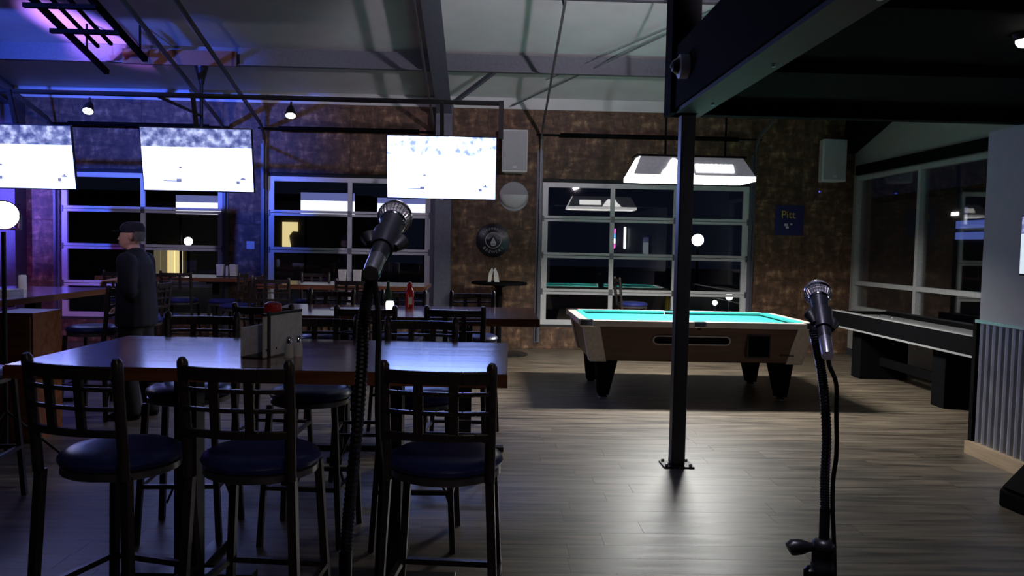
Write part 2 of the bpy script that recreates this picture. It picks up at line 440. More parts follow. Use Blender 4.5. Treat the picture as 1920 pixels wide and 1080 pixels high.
# projecting wall at right
bw = box('wall_side', 'drywall', 3.83, 4.05, YF, 6.1, 0, 2.5); tag(bw, 'grey painted wall end with metal wainscot at right edge', 'wall', kind='structure')
co = MB()
y = 6.08; prof = []
while y > .5:
    for k, dx in ((0, 0), (.25, .014), (.5, .02), (.75, .014)): prof.append((y - k * .076, dx))
    y -= .076
for i in range(len(prof) - 1):
    (ya, da), (yb, db) = prof[i], prof[i + 1]; o = len(co.v)
    co.v += [(3.828 - da, ya, .10), (3.828 - db, yb, .10), (3.828 - db, yb, 1.03), (3.828 - da, ya, 1.03)]; co.f.append((o, o + 1, o + 2, o + 3))
co.build('corrugated_sheet', 'corr', bw)
box('cap_strip', 'galv', 3.795, 3.83, .5, 6.1, 1.03, 1.055, bw)
box('base_board', 'pine', 3.77, 3.83, .5, 6.12, 0, .10, bw)
box('end_trim', 'blackmat', 3.80, 4.06, 6.085, 6.13, .0, 1.05, bw)

# ceiling: gable roof lined with white insulation
cm = MB()
ys = [WY + .25]
n = 48
pts = []
for i in range(n + 1):
    yy = WY + .25 - (WY + .25 - YF) * i / n
    sag = -.02 * abs(math.sin(PI * (10.7 - yy) / 1.75)); pts.append((yy, roof(yy) + sag + .05))
poly = pts + [(YF, roof(YF) + .3), (RIDGE, roof(RIDGE) + .3), (WY + .25, ROOF0 + .25)]
cm.prism(poly, 'X', XL, XR + .2)
ceil = cm.build('ceiling', 'ceil'); tag(ceil, 'white insulated sloping metal roof lining', 'ceiling', kind='structure')
for yy in (10.7, 8.95, 7.2, 5.45, 2.3, .5, -1.3, -3.0):
    z = roof(yy)
    MB().box(XL, XR, yy - .004, yy + .004, z - .24, z).box(XL, XR, yy - .08, yy + .004, z - .24, z - .228).box(XL, XR, yy, yy + .08, z - .012, z).build('purlin', 'purlin', ceil)


def rafter(x, d0, m, wd=.22):
    b = MB()
    for s0, s1 in ((WY, RIDGE), (RIDGE, YF)):
        z0, z1 = roof(s0) - d0, roof(s1) - d0
        b.bar((x, s0, z0), (x, s1, z1), wd, .018, (0, 0, 1)).bar((x, s0, z0 + d0 / 2 + .05), (x, s1, z1 + d0 / 2 + .05), .014, d0 - .05, (0, 0, 1))
    return b.build('rafter', m, ceil)


rafter(-.68, .34, 'rafter'); rafter(-7.0, .34, 'rafter')
MB().bar((5.42, WY, 3.06), (5.42, 6.2, 3.06 + .29 * 5.9), .22, .03).bar((5.42, WY, 3.40), (5.42, 6.2, 3.40 + .29 * 5.9), .10, .66).build('rafter', 'blackmat', ceil)
MB().bar((.30, 11.95, 3.62), (2.6, 9.2, 4.30), .018, .018).build('brace_rod', 'steel', ceil)
MB().bar((.75, 11.2, 3.86), (3.2, 8.6, 4.5), .010, .010).build('brace_rod', 'steel', ceil)
MB().bar((-.52, 11.4, 3.56), (.07, 10.72, 3.88), .05, .05).build('flange_brace', 'rafter', ceil)
MB().box(-4.75, -3.3, 10.56, 10.60, 3.80, 3.99).build('rust_board', 'orange', ceil)
tag(MB().box(-.80, -.56, 11.75, WY - .013, 0, 3.6).build('trim_2', 'rafter'), 'dark steel frame column between the glazed doors behind the television', 'column', kind='structure')
tag(MB().box(-7.15, -6.85, 11.8, WY - .013, 0, 3.6).build('trim_3', 'rafter'), 'purple-lit steel frame column at the far left', 'column', kind='structure')

# --- loft: black post, beam along the room and low black ceiling
lo = thing('loft', 'black low loft ceiling with edge beam over the stage corner', 'loft', (1.38, 5.65, 0), kind='structure')
box('deck', 'blackmat', -.05, 2.67, -9.6, .06, 2.60, 2.75, lo)
lb = MB().box(-.12, .10, -9.6, .10, 2.52, 2.94).build('edge_beam', 'blackmat', lo)
MB().box(-.10, .10, -9.6, .08, 2.495, 2.52).build('bottom_flange', 'flange', lo)
box('back_beam', 'blackmat', .10, 2.67, -.02, .08, 2.50, 2.76, lo)
MB().box(.12, 2.6, .08, .10, 2.505, 2.525).build('edge_trim', 'trimgrey', lo)
box('upper_column', 'blackmat', -.145, .055, -.10, .10, 2.495, roof(5.65), lo)
for yy in (-.5, -1.6, -2.7): MB().lathe([(.012, -.012), (.012, 0)], 8, (0.04, yy, 2.492)).build('bolt', 'galv', lo)
for yy in (-1.2, -2.4, -3.6, -4.8): box('joist', 'blackmat', .10, 2.45, yy - .02, yy + .02, 2.54, 2.60, lo)
po = thing('post', 'slim black steel post with floor plate holding up the loft corner', 'post', (1.379, 5.65, 0))
MB().box(-.05, .05, -.05, .05, .012, 2.495).build('shaft', 'post', po, bevel=.008)
MB().box(-.11, .11, -.09, .09, 0, .012).build('base_plate', 'black', po, bevel=.003)
for a in (-1, 1):
    for b in (-1, 1): MB().lathe([(.012, 0), (.012, .014), (.005, .018)], 6, (a * .085, b * .068, .012)).build('anchor_bolt', 'galv', po)

# --- glazed overhead doors
ROWS = [Z0, .88, 1.43, 1.985, Z1]


def overhead_door(name, x0, x1, nc, label):
    t = thing(name, label, 'door', ((x0 + x1) / 2, WY, 0), kind='structure')
    h = (x1 - x0) / 2; ya, yb = .02, .065
    cols = [-h + (2 * h) * i / nc for i in range(nc + 1)]
    if nc == 3: cols = [-h, 1.865 - (x0 + x1) / 2, 2.83 - (x0 + x1) / 2, h]
    for i in range(4):
        z0, z1 = ROWS[i] + .004, ROWS[i + 1] - .004
        lo_ = .075 if i == 0 else .038; hi = .07 if i == 3 else .038
        MB().box(-h, h, ya, yb, z0, z0 + lo_).build('rail', 'doorframe', t)
        MB().box(-h, h, ya, yb, z1 - hi, z1).build('rail', 'doorframe', t)
        for j, x in enumerate(cols):
            ww = .085 if j in (0, nc) else .065
            c = x + (ww / 2 if j == 0 else (-ww / 2 if j == nc else 0))
            MB().box(c - ww / 2, c + ww / 2, ya, yb, z0 + lo_, z1 - hi).build('stile', 'doorframe', t)
        for j in range(nc):
            a = cols[j] + (.085 if j == 0 else .0325); b = cols[j + 1] - (.085 if j == nc - 1 else .0325)
            MB().box(a - .005, b + .005, ya + .018, ya + .026, z0 + lo_ - .005, z1 - hi + .005).build('pane', 'glass', t)
        if i:
            for x in cols: MB().box(x - .03, x + .03, ya - .014, ya - .001, z0 - .05, z0 + .04).build('hinge', 'hinge', t, bevel=.003)
    # vertical and sloping tracks, torsion shaft
    for s_, x in ((-1, -h - .045), (1, h + .045)):
        path = [(x, -.05, .15), (x, -.05, 3.05), (x, -.10, 3.17), (x, -.26, 3.27), (x, -3.6, 3.27 + .26 * 3.34)]
        b = MB()
        for p, q in zip(path[:-1], path[1:]): b.bar(p, q, .022, .06, (0, 1, .3) if p[0] == q[0] and abs(p[1] - q[1]) < .01 else (0, 0, 1))
        b.build('track', 'tracksteel', t)
        MB().box(x - .05, x + .035, -.028, -.014, .10, 3.0).build('track_angle', 'rafter', t)
        b2 = MB().bar((x, -3.5, 3.27 + .26 * 3.24), (x + .10 * s_, -3.55, roof(WY - 3.5) - .02), .03, .03)
        b2.build('track_hanger', 'rafter', t)
    MB().tube([(-h - .12, -.10, 3.22), (h + .12, -.10, 3.22)], .013).build('torsion_shaft', 'blackmat', t)
    MB().tube([(-h * .85, -.10, 3.22), (h * .85, -.10, 3.22)], .034, 12).build('torsion_spring', 'blackmat', t)
    return t


overhead_door(*DOORS[0], 'glazed overhead door behind the man in the cap')
overhead_door(*DOORS[1], 'glazed overhead door behind the dining tables with TV reflections')
overhead_door(*DOORS[2], 'wide glazed overhead door behind the pool table')

# --- right-hand window
wn = thing('window_1', 'large dark four-pane window in the right wall', 'window', (XR, 8.9, 0), kind='structure')
fy = [11.93 - 8.9, 10.2 - 8.9, 8.45 - 8.9, 6.9 - 8.9, 6.02 - 8.9]
for i in range(4):
    a, b = fy[i + 1], fy[i]
    for z0, z1 in ((WZ0, 1.105), (1.105, WZ1)):
        MB().box(.03, .038, a + .02, b - .02, z0 + .02, z1 - .02).build('pane', 'winglass', wn)
for yy in fy: MB().box(-.02, .06, yy - .035, yy + .035, WZ0, WZ1).build('mullion', 'trimgrey', wn)
for zz in (WZ0 + .03, 1.105, WZ1 - .03): MB().box(-.018, .058, fy[-1], fy[0], zz - .03, zz + .03).build('rail', 'trimgrey', wn)
MB().box(-.06, .02, fy[-1], fy[0] + .02, WZ0 - .03, WZ0).build('sill', 'trimgrey', wn)

# ================================================================== FURNITURE
# --- bar stool with windowpane back (faces +Y)
BY, BZ = -.205, 1.13


def back_y(x, z):  # the back bows away from the sitter and leans slightly
    return BY - .035 * (1 - (x / .19) ** 2) - .10 * max(0, z - .76)


def make_stool(vinyl):
    t = thing('bar_stool', 'x', 'bar stool')
    seat = MB()
    pr = [(0.02, .795), (.12, .80), (.175, .795), (.205, .78), (.213, .765), (.205, .748), (.19, .742), (.02, .742)]
    seat.lathe(pr, 28, (0, 0, 0), 1., 1.).build('seat', vinyl, t, smooth=True)
    MB().lathe([(.196, .712), (.204, .716), (.204, .738), (.196, .742)], 28).build('seat_ring', 'ring', t, smooth=True)
    for sx in (-1, 1):
        MB().bar((sx * .205, .185, 0), (sx * .165, .15, .72), .028, .028, (0, 1, 0)).build('leg', 'chair', t)
        MB().bar((sx * .215, -.215, 0), (sx * .18, -.185, .74), .030, .030, (0, 1, 0)).build('leg', 'chair', t)
        path = [(sx * (.18 + .012 * (z - .74)), back_y(.19, z) + .01, z) for z in (.735, .80, .9, 1.0, 1.09, 1.14)]
        MB().tube(path + [(path[-1][0], path[-1][1] - .003, 1.153)], [.019] * 6 + [.011], 10).build('back_post', 'chair', t, smooth=True)
    for nm, z0, z1, th in (('top_rail', 1.082, 1.128, .018), ('back_rail', 1.042, 1.057, .014), ('back_rail', .975, .990, .014), ('bottom_rail', .885, .912, .018)):
        b = MB(); k = 8
        for i in range(k):
            xa, xb = -.178 + .356 * i / k, -.178 + .356 * (i + 1) / k
            ya, yb = back_y(xa, (z0 + z1) / 2), back_y(xb, (z0 + z1) / 2)
            b.quadbox([(xa, ya - th / 2, z0), (xb, yb - th / 2, z0), (xb, yb + th / 2, z0), (xa, ya + th / 2, z0), (xa, ya - th / 2, z1), (xb, yb - th / 2, z1), (xb, yb + th / 2, z1), (xa, ya + th / 2, z1)])
        b.build(nm, 'chair', t, bevel=.003)
    for x in (-.06, .06):
        MB().bar((x, back_y(x, .90), .90), (x, back_y(x, 1.09), 1.09), .032, .012, (0, 1, 0)).build('slat', 'chair', t)
    for a, b in (((-.19, .172), (.19, .172)), ((-.205, -.205), (.205, -.205))):
        MB().bar((*a, .30), (*b, .30), .022, .022).build('foot_rest', 'chair', t)
    for sx in (-1, 1): MB().bar((sx * .192, .172, .30), (sx * .203, -.205, .30), .022, .022).build('foot_rest', 'chair', t)
    for sx in (-1, 1): MB().bar((sx * .10, -.207, .30), (sx * .18, -.19, .10), .012, .012).build('gusset', 'chair', t)
    return t


stoolA = make_stool('vinyl')
FIRST = [True]


def stool(x, y, deg, label, group):
    if FIRST[0]:
        FIRST[0] = False
        stoolA.location = (x, y, 0); stoolA.rotation_euler = (0, 0, R(deg)); stoolA['label'] = label; stoolA['group'] = group
        return stoolA
    return dup(stoolA, (x, y, 0), R(deg), label, group)


# --- pub table
def make_table(w_, d, name='pub_table'):
    t = thing(name, 'x', 'table')
    top = MB().box(-w_ / 2, w_ / 2, -d / 2, d / 2, 1.0, 1.05).build('tabletop', 'table', t, bevel=.005)
    nb = 6
    for i in range(nb):
        a = -d / 2 + d * i / nb
        MB().box(-w_ / 2 + .004, w_ / 2 - .004, a + .0012, a + d / nb - .0012, 1.0495, 1.0512).build('board', 'table', top)
    MB().box(-w_ / 2 - .001, w_ / 2 + .001, -d / 2 - .004, -d / 2, .998, 1.047).build('edge_band', 'table_edge', top)
    for sx in (-1, 1):
        x = sx * (w_ / 2 - .52)
        MB().box(x - .05, x + .05, -.05, .05, .03, .96).build('column', 'black', t)
        MB().box(x - .30, x + .30, -.04, .04, 0, .035).box(x - .04, x + .04, -.38, .38, .0005, .034).build('cross_foot', 'black', t, bevel=.004)
        MB().box(x - .25, x + .25, -.03, .03, .965, 1.0).box(x - .03, x + .03, -.35, .35, .964, .999).build('top_spider', 'black', t)
    return t


T1 = make_table(1.96, 1.02); T1.location = (-.885, 3.63, 0); T1.rotation_euler = (0, 0, R(-1.5)); T1['label'] = 'large glossy red-brown pub table nearest the camera with the white menu holder'; T1['group'] = 'long pub tables'
T2 = dup(T1, (-.62, 6.0, 0), 0, 'red-brown pub table in the second row with an upright ketchup bottle', 'long pub tables')
T3 = dup(T1, (-1.72, 9.95, 0), 0, 'pub table in the far row right in front of the middle glazed door', 'long pub tables')
T4 = dup(T1, (-4.25, 11.3, 0), 0, 'pub table against the left glazed door, right behind the man', 'long pub tables')
T5 = dup(T1, (-4.3, 7.22, 0), R(90), 'pub table at the left edge standing left of the man', 'long pub tables')
# near stools of the front table (backs to the camera)
g = 'bar stools with windowpane backs'
stool(-1.33, 2.94, -17, 'leftmost of the three near bar stools, its back turned to the camera', g)
stool(-.82, 2.93, -6, 'middle of the three near bar stools, directly before the menu holder', g)
stool(-.145, 2.93, -5, 'near bar stool right of the left microphone, closest to the open floor', g)
stool(-1.56, 4.22, 183, 'bar stool across the front table, at its left end, facing the camera', g)
stool(-.92, 4.20, 176, 'bar stool across the front table behind the salt shakers', g)
stool(-.36, 4.16, 180, 'bar stool across the front table directly behind the left microphone cable', g)
stool(-1.43, 5.42, -4, 'bar stool on the near side of the second table at its left end', g)
stool(-.20, 5.46, -3, 'bar stool on the near side of the second table at its right end', g)
stool(-.80, 5.40, 4, 'bar stool on the near side of the second table, middle one', g)
stool(-1.35, 6.72, 180, 'bar stool on the far side of the second table at its left end', g)
stool(-.75, 6.75, 176, 'bar stool on the far side of the second table, middle one', g)
stool(-.12, 6.80, 184, 'bar stool on the far side of the second table near the round sign', g)
stool(-2.42, 9.22, 2, 'bar stool on the near side of the far table, left one', g)
stool(-1.5, 9.22, -4, 'bar stool on the near side of the far table, right one', g)
stool(-2.35, 10.7, 178, 'bar stool between the far table and the middle glazed door', g)
stool(-3.42, 10.5, 92, 'dark bar stool seen side-on left of the middle glazed door', g)
stool(-3.02, 9.75, 88, 'second dark bar stool seen side-on beside the middle glazed door', g)
stool(-4.7, 10.55, 0, 'bar stool pulled up to the table at the left glazed door, left one', g)
stool(-4.0, 10.55, 4, 'bar stool pulled up to the table at the left glazed door, right one', g)
stool(-3.42, 7.02, 88, 'bar stool whose back the man in the cap is holding', g)
stool(-3.40, 7.9, 92, 'bar stool at the left table just beyond the man', g)
stool(-5.1, 7.5, -88, 'bar stool on the far-left side of the left table', g)
stool(-2.95, 4.62, 5, 'bar stool cut off by the left edge of the picture', g)
stool(2.06, 11.3, -88, 'single bar stool standing behind the pool table at the wide glazed door', g)

# wooden panel end seen under the left table
bc = thing('bar_cabinet', 'red-brown panelled cabinet end under the left table', 'cabinet', (-3.55, 6.15, 0))
MB().box(-.16, .16, -.10, .30, 0, .98).build('carcass', 'table_edge', bc)
for z0, z1 in ((.04, .33), (.35, .64), (.66, .95)): MB().box(-.145, .145, -.112, -.10, z0, z1).build('panel', 'table_edge', bc, bevel=.004)

# --- round pub table at the strand-board wall
rt_ = thing('round_pub_table', 'small round black pub table under the round sign', 'table', (.16, 11.45, 0))
MB().lathe([(.36, 1.0), (.40, 1.005), (.40, 1.035), (.39, 1.04)], 36).build('tabletop', 'blackmat', rt_, smooth=True)
MB().lathe([(.045, .03), (.04, .1), (.04, .95), (.14, 1.0)], 20).build('pedestal', 'blackmat', rt_, smooth=True)
MB().lathe([(.33, 0), (.33, .012), (.27, .03), (.06, .045)], 36, (.1, 0, 0)).build('base', 'black', rt_, smooth=True)
nb_ = thing('napkin_bundle', 'folded white napkins standing on the round pub table', 'napkins', (.07, 11.4, 1.04))
MB().prism([(-.075, 0), (-.03, 0), (.0, .17), (-.02, .20), (-.06, .13)], 'Y', -.05, .04).build('napkin', 'paper', nb_)
MB().prism([(.02, 0), (.09, 0), (.07, .12), (.03, .20), (.005, .17)], 'Y', -.04, .05).build('napkin', 'paper', nb_)


# --- table-top items
def shaker(name, loc, m, label):
    t = thing(name, label, 'shaker', loc, group='shakers by the menu holder')
    MB().lathe([(.019, 0), (.021, .004), (.018, .05), (.0155, .062)], 12).build('body', m, t, smooth=True)
    MB().lathe([(.017, .062), (.0175, .075), (.012, .088), (.004, .092)], 12).build('cap', 'chrome', t, smooth=True)


md = thing('menu_holder', 'pale metal condiment and menu holder on the front table', 'menu holder', (-.905, 3.56, 1.0512), R(74))
MB().box(-.16, .16, -.004, .004, 0, .18).build('plate', 'brushed', md)
MB().box(-.16, .16, .10, .108, 0, .13).build('plate', 'brushed', md)
MB().box(-.16, .16, -.004, .108, 0, .006).build('tray', 'black', md)
MB().box(-.135, -.12, -.012, -.004, 0, .20).build('upright', 'black', md)
MB().box(-.16, .16, -.006, .006, .18, .192).build('top_bar', 'black', md)
for x in (-.14, -.06): MB().lathe([(.006, -.01), (.006, .0)], 8, (x, .0, .04)).build('rivet', 'black', md)
shaker('salt_shaker', (-.855, 3.47, 1.0512), 'white', 'white salt shaker with chrome cap in front of the menu holder')
shaker('pepper_shaker', (-.825, 3.51, 1.0512), 'brushed', 'pepper shaker with chrome cap half behind the salt shaker')


def ketchup(loc, label, inverted=False):
    t = thing('ketchup_bottle', label, 'bottle', loc, group='red ketchup bottles')
    if inverted:   # squeeze bottle standing on its cap
        MB().lathe([(.024, .03), (.031, .05), (.036, .09), (.036, .15), (.040, .19), (.037, .212), (.022, .22)], 20).build('body', 'red', t, smooth=True)
        MB().lathe([(.026, 0), (.026, .028), (.022, .031)], 16).build('cap', 'white', t, smooth=True)
        MB().box(-.02, .02, -.039, -.034, .08, .14).build('label', 'paper', t)
        return
    MB().lathe([(.028, 0), (.034, .006), (.034, .05), (.030, .075), (.034, .10), (.032, .135), (.018, .160)], 18).build('body', 'red', t, smooth=True)
    MB().lathe([(.021, .160), (.021, .185), (.014, .192), (.010, .205)], 12).build('cap', 'red', t, smooth=True)
    MB().box(-.005, .022, -.0355, -.030, .03, .085).build('label', 'paper', t)


ketchup((-.965, 3.62, 1.0585), 'red ketchup bottle standing in the menu holder on the front table', True)
ketchup((-.615, 6.3, 1.0512), 'red ketchup bottle standing upright on the second table')
MB().lathe([(.03, 0), (.03, .11), (.012, .15), (.012, .20)], 14).build('sauce_bottle', 'greenb', None, (-.80, 6.42, 1.0512), smooth=True)
tag(bpy.data.objects['sauce_bottle'], 'dark green sauce bottle beside the ketchup on the second table', 'bottle')
tag(MB().lathe([(.022, 0), (.03, .01), (.032, .05), (.026, .07)], 14).build('candle_glass', 'candle', None, (-.735, 6.02, 1.0512), smooth=True), 'small glowing candle glass on the second table', 'candle')
cads = [((-3.62, 11.2, 1.0512), 'white condiment caddy at the right end of the table by the left glazed door'), ((-4.85, 11.25, 1.0512), 'white condiment caddy on the wall table seen left of the man'), ((-1.72, 10.0, 1.0512), 'white condiment caddy on the far table beneath the left microphone')]
for loc, lb_ in cads:
    t = thing('condiment_caddy', lb_, 'caddy', loc, group='white condiment caddies')
    MB().box(-.13, .13, -.05, .05, 0, .012).build('tray', 'black', t)
    MB().prism([(-.13, .012), (-.05, .012), (-.04, .17), (-.14, .17)], 'Y', -.04, .04).build('napkin_stack', 'paper', t)
    MB().prism([(.05, .012), (.13, .012), (.14, .17), (.04, .17)], 'Y', -.04, .04).build('napkin_stack', 'paper', t)
    MB().lathe([(.02, .012), (.022, .11), (.014, .15)], 12).build('shaker', 'white', t, smooth=True)
for k, (x, y, a) in enumerate(((-1.05, 6.1, 8), (-.30, 6.05, -6))):
    tag(MB().box(-.14, .14, -.10, .10, 0, .004).build('menu_sheet', 'paper', None, (x, y, 1.0513), rot=(0, 0, R(a))), ('white paper menu lying on the left half of the second table', 'white paper menu lying on the right half of the second table')[k], 'menu')
tag(MB().box(-.10, .10, -.10, .10, 0, .05).build('napkin_pile', 'paper', None, (-4.1, 6.9, 1.0513)), 'pile of white napkins on the left table by the man', 'napkins')
tag(MB().lathe([(.035, 0), (.035, .13), (.03, .14)], 14).build('drinking_cup', 'white', None, (-4.35, 7.6, 1.0513), smooth=True), 'white drinking cup lit blue on the left table', 'cup')

# --- pool table
PX, PY = 2.15, 8.72
L2, D2 = 1.215, .74
pt = thing('pool_table', 'coin-operated pool table with bright green cloth and brown cabinet', 'pool table', (PX, PY, 0))


def taper(z0, i0, z1, i1):
    return [(-L2 + i0, -D2 + i0, z0), (L2 - i0, -D2 + i0, z0), (L2 - i0, D2 - i0, z0), (-L2 + i0, D2 - i0, z0), (-L2 + i1, -D2 + i1, z1), (L2 - i1, -D2 + i1, z1), (L2 - i1, D2 - i1, z1), (-L2 + i1, D2 - i1, z1)]


cab = MB().quadbox(taper(.40, .13, .765, .045)).build('cabinet', 'browncab', pt, bevel=.01)
for sx in (-1, 1):
    for sy in (-1, 1):
        q = []
        for z, i in ((.39, .118), (.768, .033)):
            x1, y1 = L2 - i, D2 - i
            q += [(sx * (x1 - .17), sy * (y1 - .17), z), (sx * x1, sy * (y1 - .17), z), (sx * x1, sy * y1, z), (sx * (x1 - .17), sy * y1, z)]
        MB().quadbox(q).build('corner_panel', 'corner', pt, bevel=.008)
        lx, ly = sx * (L2 - .30), sy * (D2 - .26)
        MB().quadbox([(lx + sx * .02 - .055, ly - .055, .03), (lx + sx * .02 + .055, ly - .055, .03), (lx + sx * .02 + .055, ly + .055, .03), (lx + sx * .02 - .055, ly + .055, .03),
                      (lx - .11, ly - .11, .40), (lx + .11, ly - .11, .40), (lx + .11, ly + .11, .40), (lx - .11, ly + .11, .40)]).build('leg', 'blackmat', pt, bevel=.008)
        MB().lathe([(.05, 0), (.05, .012), (.02, .03)], 16, (lx + sx * .02, ly, 0)).build('foot', 'chrome', pt)
MB().box(-L2 + .16, L2 - .16, -D2 + .16, D2 - .16, .770, .790).build('bed', 'felt', pt)
zt = .825
for sy in (-1, 1):
    for sx in (-1, 1):
        xa, xb = sx * .06, sx * (L2 - .13)
        x0, x1 = min(xa, xb), max(xa, xb)
        y0, y1 = (sy * (D2 - .12), sy * D2); y0, y1 = min(y0, y1), max(y0, y1)
        MB().box(x0, x1, y0, y1, .765, zt).build('rail', 'rail', pt, bevel=.006)
        yo, yi = sy * (D2 - .09), sy * (D2 - .17)
        MB().prism([(yo, .79), (yo, zt + .002), (yi, zt - .004), (yi, zt - .018), (sy * (D2 - .14), .79)], 'X', x0 + .02, x1 - .02).build('cushion', 'felt', pt)
        # diamonds
        for k in range(3): MB().lathe([(.008, 0), (.008, .0015)], 4, (x0 + (x1 - x0) * (k + 1) / 4, sy * (D2 - .06), zt)).build('sight', 'white', pt)
for sx in (-1, 1):
    xa, xb = sx * (L2 - .12), sx * L2; x0, x1 = min(xa, xb), max(xa, xb)
    MB().box(x0, x1, -D2 + .13, D2 - .13, .765, zt).build('rail', 'rail', pt, bevel=.006)
    xo, xi = sx * (L2 - .09), sx * (L2 - .17)
    MB().prism([(xo, .79), (xo, zt + .002), (xi, zt - .004), (xi, zt - .018), (sx * (L2 - .14), .79)], 'Y', -D2 + .16, D2 - .16).build('cushion', 'felt', pt)
    for sy in (-1, 1):
        # chrome corner casting: L-shaped around the pocket
        MB().box(min(sx * (L2 - .13), sx * (L2 + .004)), max(sx * (L2 - .13), sx * (L2 + .004)), min(sy * (D2 - .045), sy * (D2 + .004)), max(sy * (D2 - .045), sy * (D2 + .004)), .762, zt + .004).box(min(sx * (L2 - .045), sx * (L2 + .003)), max(sx * (L2 - .045), sx * (L2 + .003)), min(sy * (D2 - .13), sy * (D2 - .045)), max(sy * (D2 - .13), sy * (D2 - .045)), .762, zt + .003).build('corner_casting', 'chrome', pt, bevel=.008)
        MB().lathe([(.062, .74), (.062, .792)], 18, (sx * (L2 - .115), sy * (D2 - .115), 0)).build('pocket', 'blackmat', pt)
for sy in (-1, 1):
    MB().lathe([(.055, .74), (.055, .800)], 18, (0, sy * (D2 - .10), 0)).build('pocket', 'blackmat', pt)
    MB().box(-.06, .06, min(sy * (D2 - .05), sy * (D2 + .002)), max(sy * (D2 - .05), sy * (D2 + .002)), .765, zt + .002).build('side_casting', 'chrome', pt, bevel=.006)


def yfront(z): return -D2 + .13 + (.045 - .13) * (z - .40) / .365


def stadium(cx, cz, hw, hh, n=8):
    return [(cx + hw - hh + hh * math.cos(t), cz + hh * math.sin(t)) for t in [PI / 2 - PI * i / n for i in range(n + 1)]] + [(cx - hw + hh + hh * math.cos(t), cz + hh * math.sin(t)) for t in [-PI / 2 - PI * i / n for i in range(n + 1)]]


slot = MB().prism(stadium(-.07, .63, .40, .048), 'Y', yfront(.63) - .022, yfront(.63) + .03).build('ball_return_rim', 'corner', pt)
MB().prism(stadium(-.07, .63, .385, .034), 'Y', yfront(.63) - .026, yfront(.63) - .02).build('ball_return_slot', 'blackmat', slot)
cdr = MB().prism([(.50, .46), (.74, .46), (.74, .70), (.50, .70)], 'Y', yfront(.70) - .006, yfront(.46) + .02).build('coin_door_frame', 'chair', pt)
MB().prism([(.515, .475), (.725, .475), (.725, .685), (.515, .685)], 'Y', yfront(.70) - .012, yfront(.70) - .004).build('coin_door', 'blackmat', cdr)
MB().box(.86, 1.0, yfront(.5) - .012, yfront(.5) + .01, .478, .49).build('coin_slide', 'chair', pt)

# --- lamp over the pool table
LX, LY, LZ = 2.16, 8.72, 2.29
pl = thing('pool_table_light', 'glowing rectangular beer-sign lamp hanging over the pool table', 'lamp', (LX, LY, LZ), R(1.0))
hl, hw_, tl, tw, hh = .655, .26, .56, .12, .255
for sy in (-1, 1):
    MB().quadbox([(-hl, sy * hw_, .05), (hl, sy * hw_, .05), (hl, sy * (hw_ - .006), .05), (-hl, sy * (hw_ - .006), .05), (-tl, sy * tw, hh), (tl, sy * tw, hh), (tl, sy * (tw - .006), hh), (-tl, sy * (tw - .006), hh)]).build('hood_panel', 'hood', pl)
    MB().box(-hl, hl, min(sy * hw_, sy * (hw_ + .006)), max(sy * hw_, sy * (hw_ + .006)), 0, .05).build('valance', 'valance', pl)
    # glowing mountain and wordmark, standing on the sloping panel
    n_ = Vector((0, sy * (hh - .05), hw_ - tw)).normalized()

    def on(x, z, sy=sy, n_=n_):
        f = (z - .05) / (hh - .05); return Vector((x, sy * (hw_ + (tw - hw_) * f), z)) + n_ * .004

    def slab(poly, nm, sy=sy, n_=n_):
        b = MB(); k = len(poly); b.v = [tuple(on(x * (1 if sy < 0 else -1), z)) for x, z in poly] + [tuple(on(x * (1 if sy < 0 else -1), z) + n_ * .005) for x, z in poly]
        b.f = [tuple(range(k)), tuple(range(k, 2 * k))[::-1]] + [(i, k + i, k + (i + 1) % k, (i + 1) % k) for i in range(k)]
        return b.build(nm, 'logo', pl)
    slab([(-.36, .055), (-.33, .10), (-.30, .12), (-.25, .20), (-.215, .235), (-.18, .23), (-.15, .195), (-.12, .20), (-.07, .15), (-.03, .10), (.0, .055)], 'mountain_logo')
    xw = 0.02
    for wd in (.05, .045, .055, .045, .05, .05, .045, .05):
        slab([(xw, .085), (xw + wd, .085), (xw + wd + .002, .10), (xw + wd + .002, .165), (xw + wd - .008, .175), (xw + .006, .175), (xw, .165)], 'lit_letter_block'); xw += wd + .003
for sx in (-1, 1):
    MB().quadbox([(sx * hl, -hw_, .05), (sx * (hl - .006), -hw_, .05), (sx * (hl - .006), hw_, .05), (sx * hl, hw_, .05), (sx * tl, -tw, hh), (sx * (tl - .006), -tw, hh), (sx * (tl - .006), tw, hh), (sx * tl, tw, hh)]).build('end_panel', 'valance' if sx < 0 else 'hood', pl)
    MB().box(min(sx * hl, sx * (hl + .006)), max(sx * hl, sx * (hl + .006)), -hw_, hw_, 0, .05).build('valance', 'valance', pl)
MB().box(-tl - .03, tl + .03, -tw - .03, tw + .03, hh, hh + .02).build('top_cap', 'blackmat', pl)
for sy in (-.07, .07): MB().tube([(-.5, sy, .17), (.5, sy, .17)], .016, 10).build('lamp_tube', 'valance', pl)
for sx in (-.26, .40):
    zc = roof(LY) - LZ - .02
    MB().tube([(sx, 0, hh + .02), (sx, 0, zc)], .012, 8).build('hanger_rod', 'blackmat', pl)
lamp('pool_lamp_glow', 'AREA', (0, 0, .105), POOL_W, (1.0, .99, .95), (0, 0, -1), pl, shape='RECTANGLE', size=.7, size_y=.22)

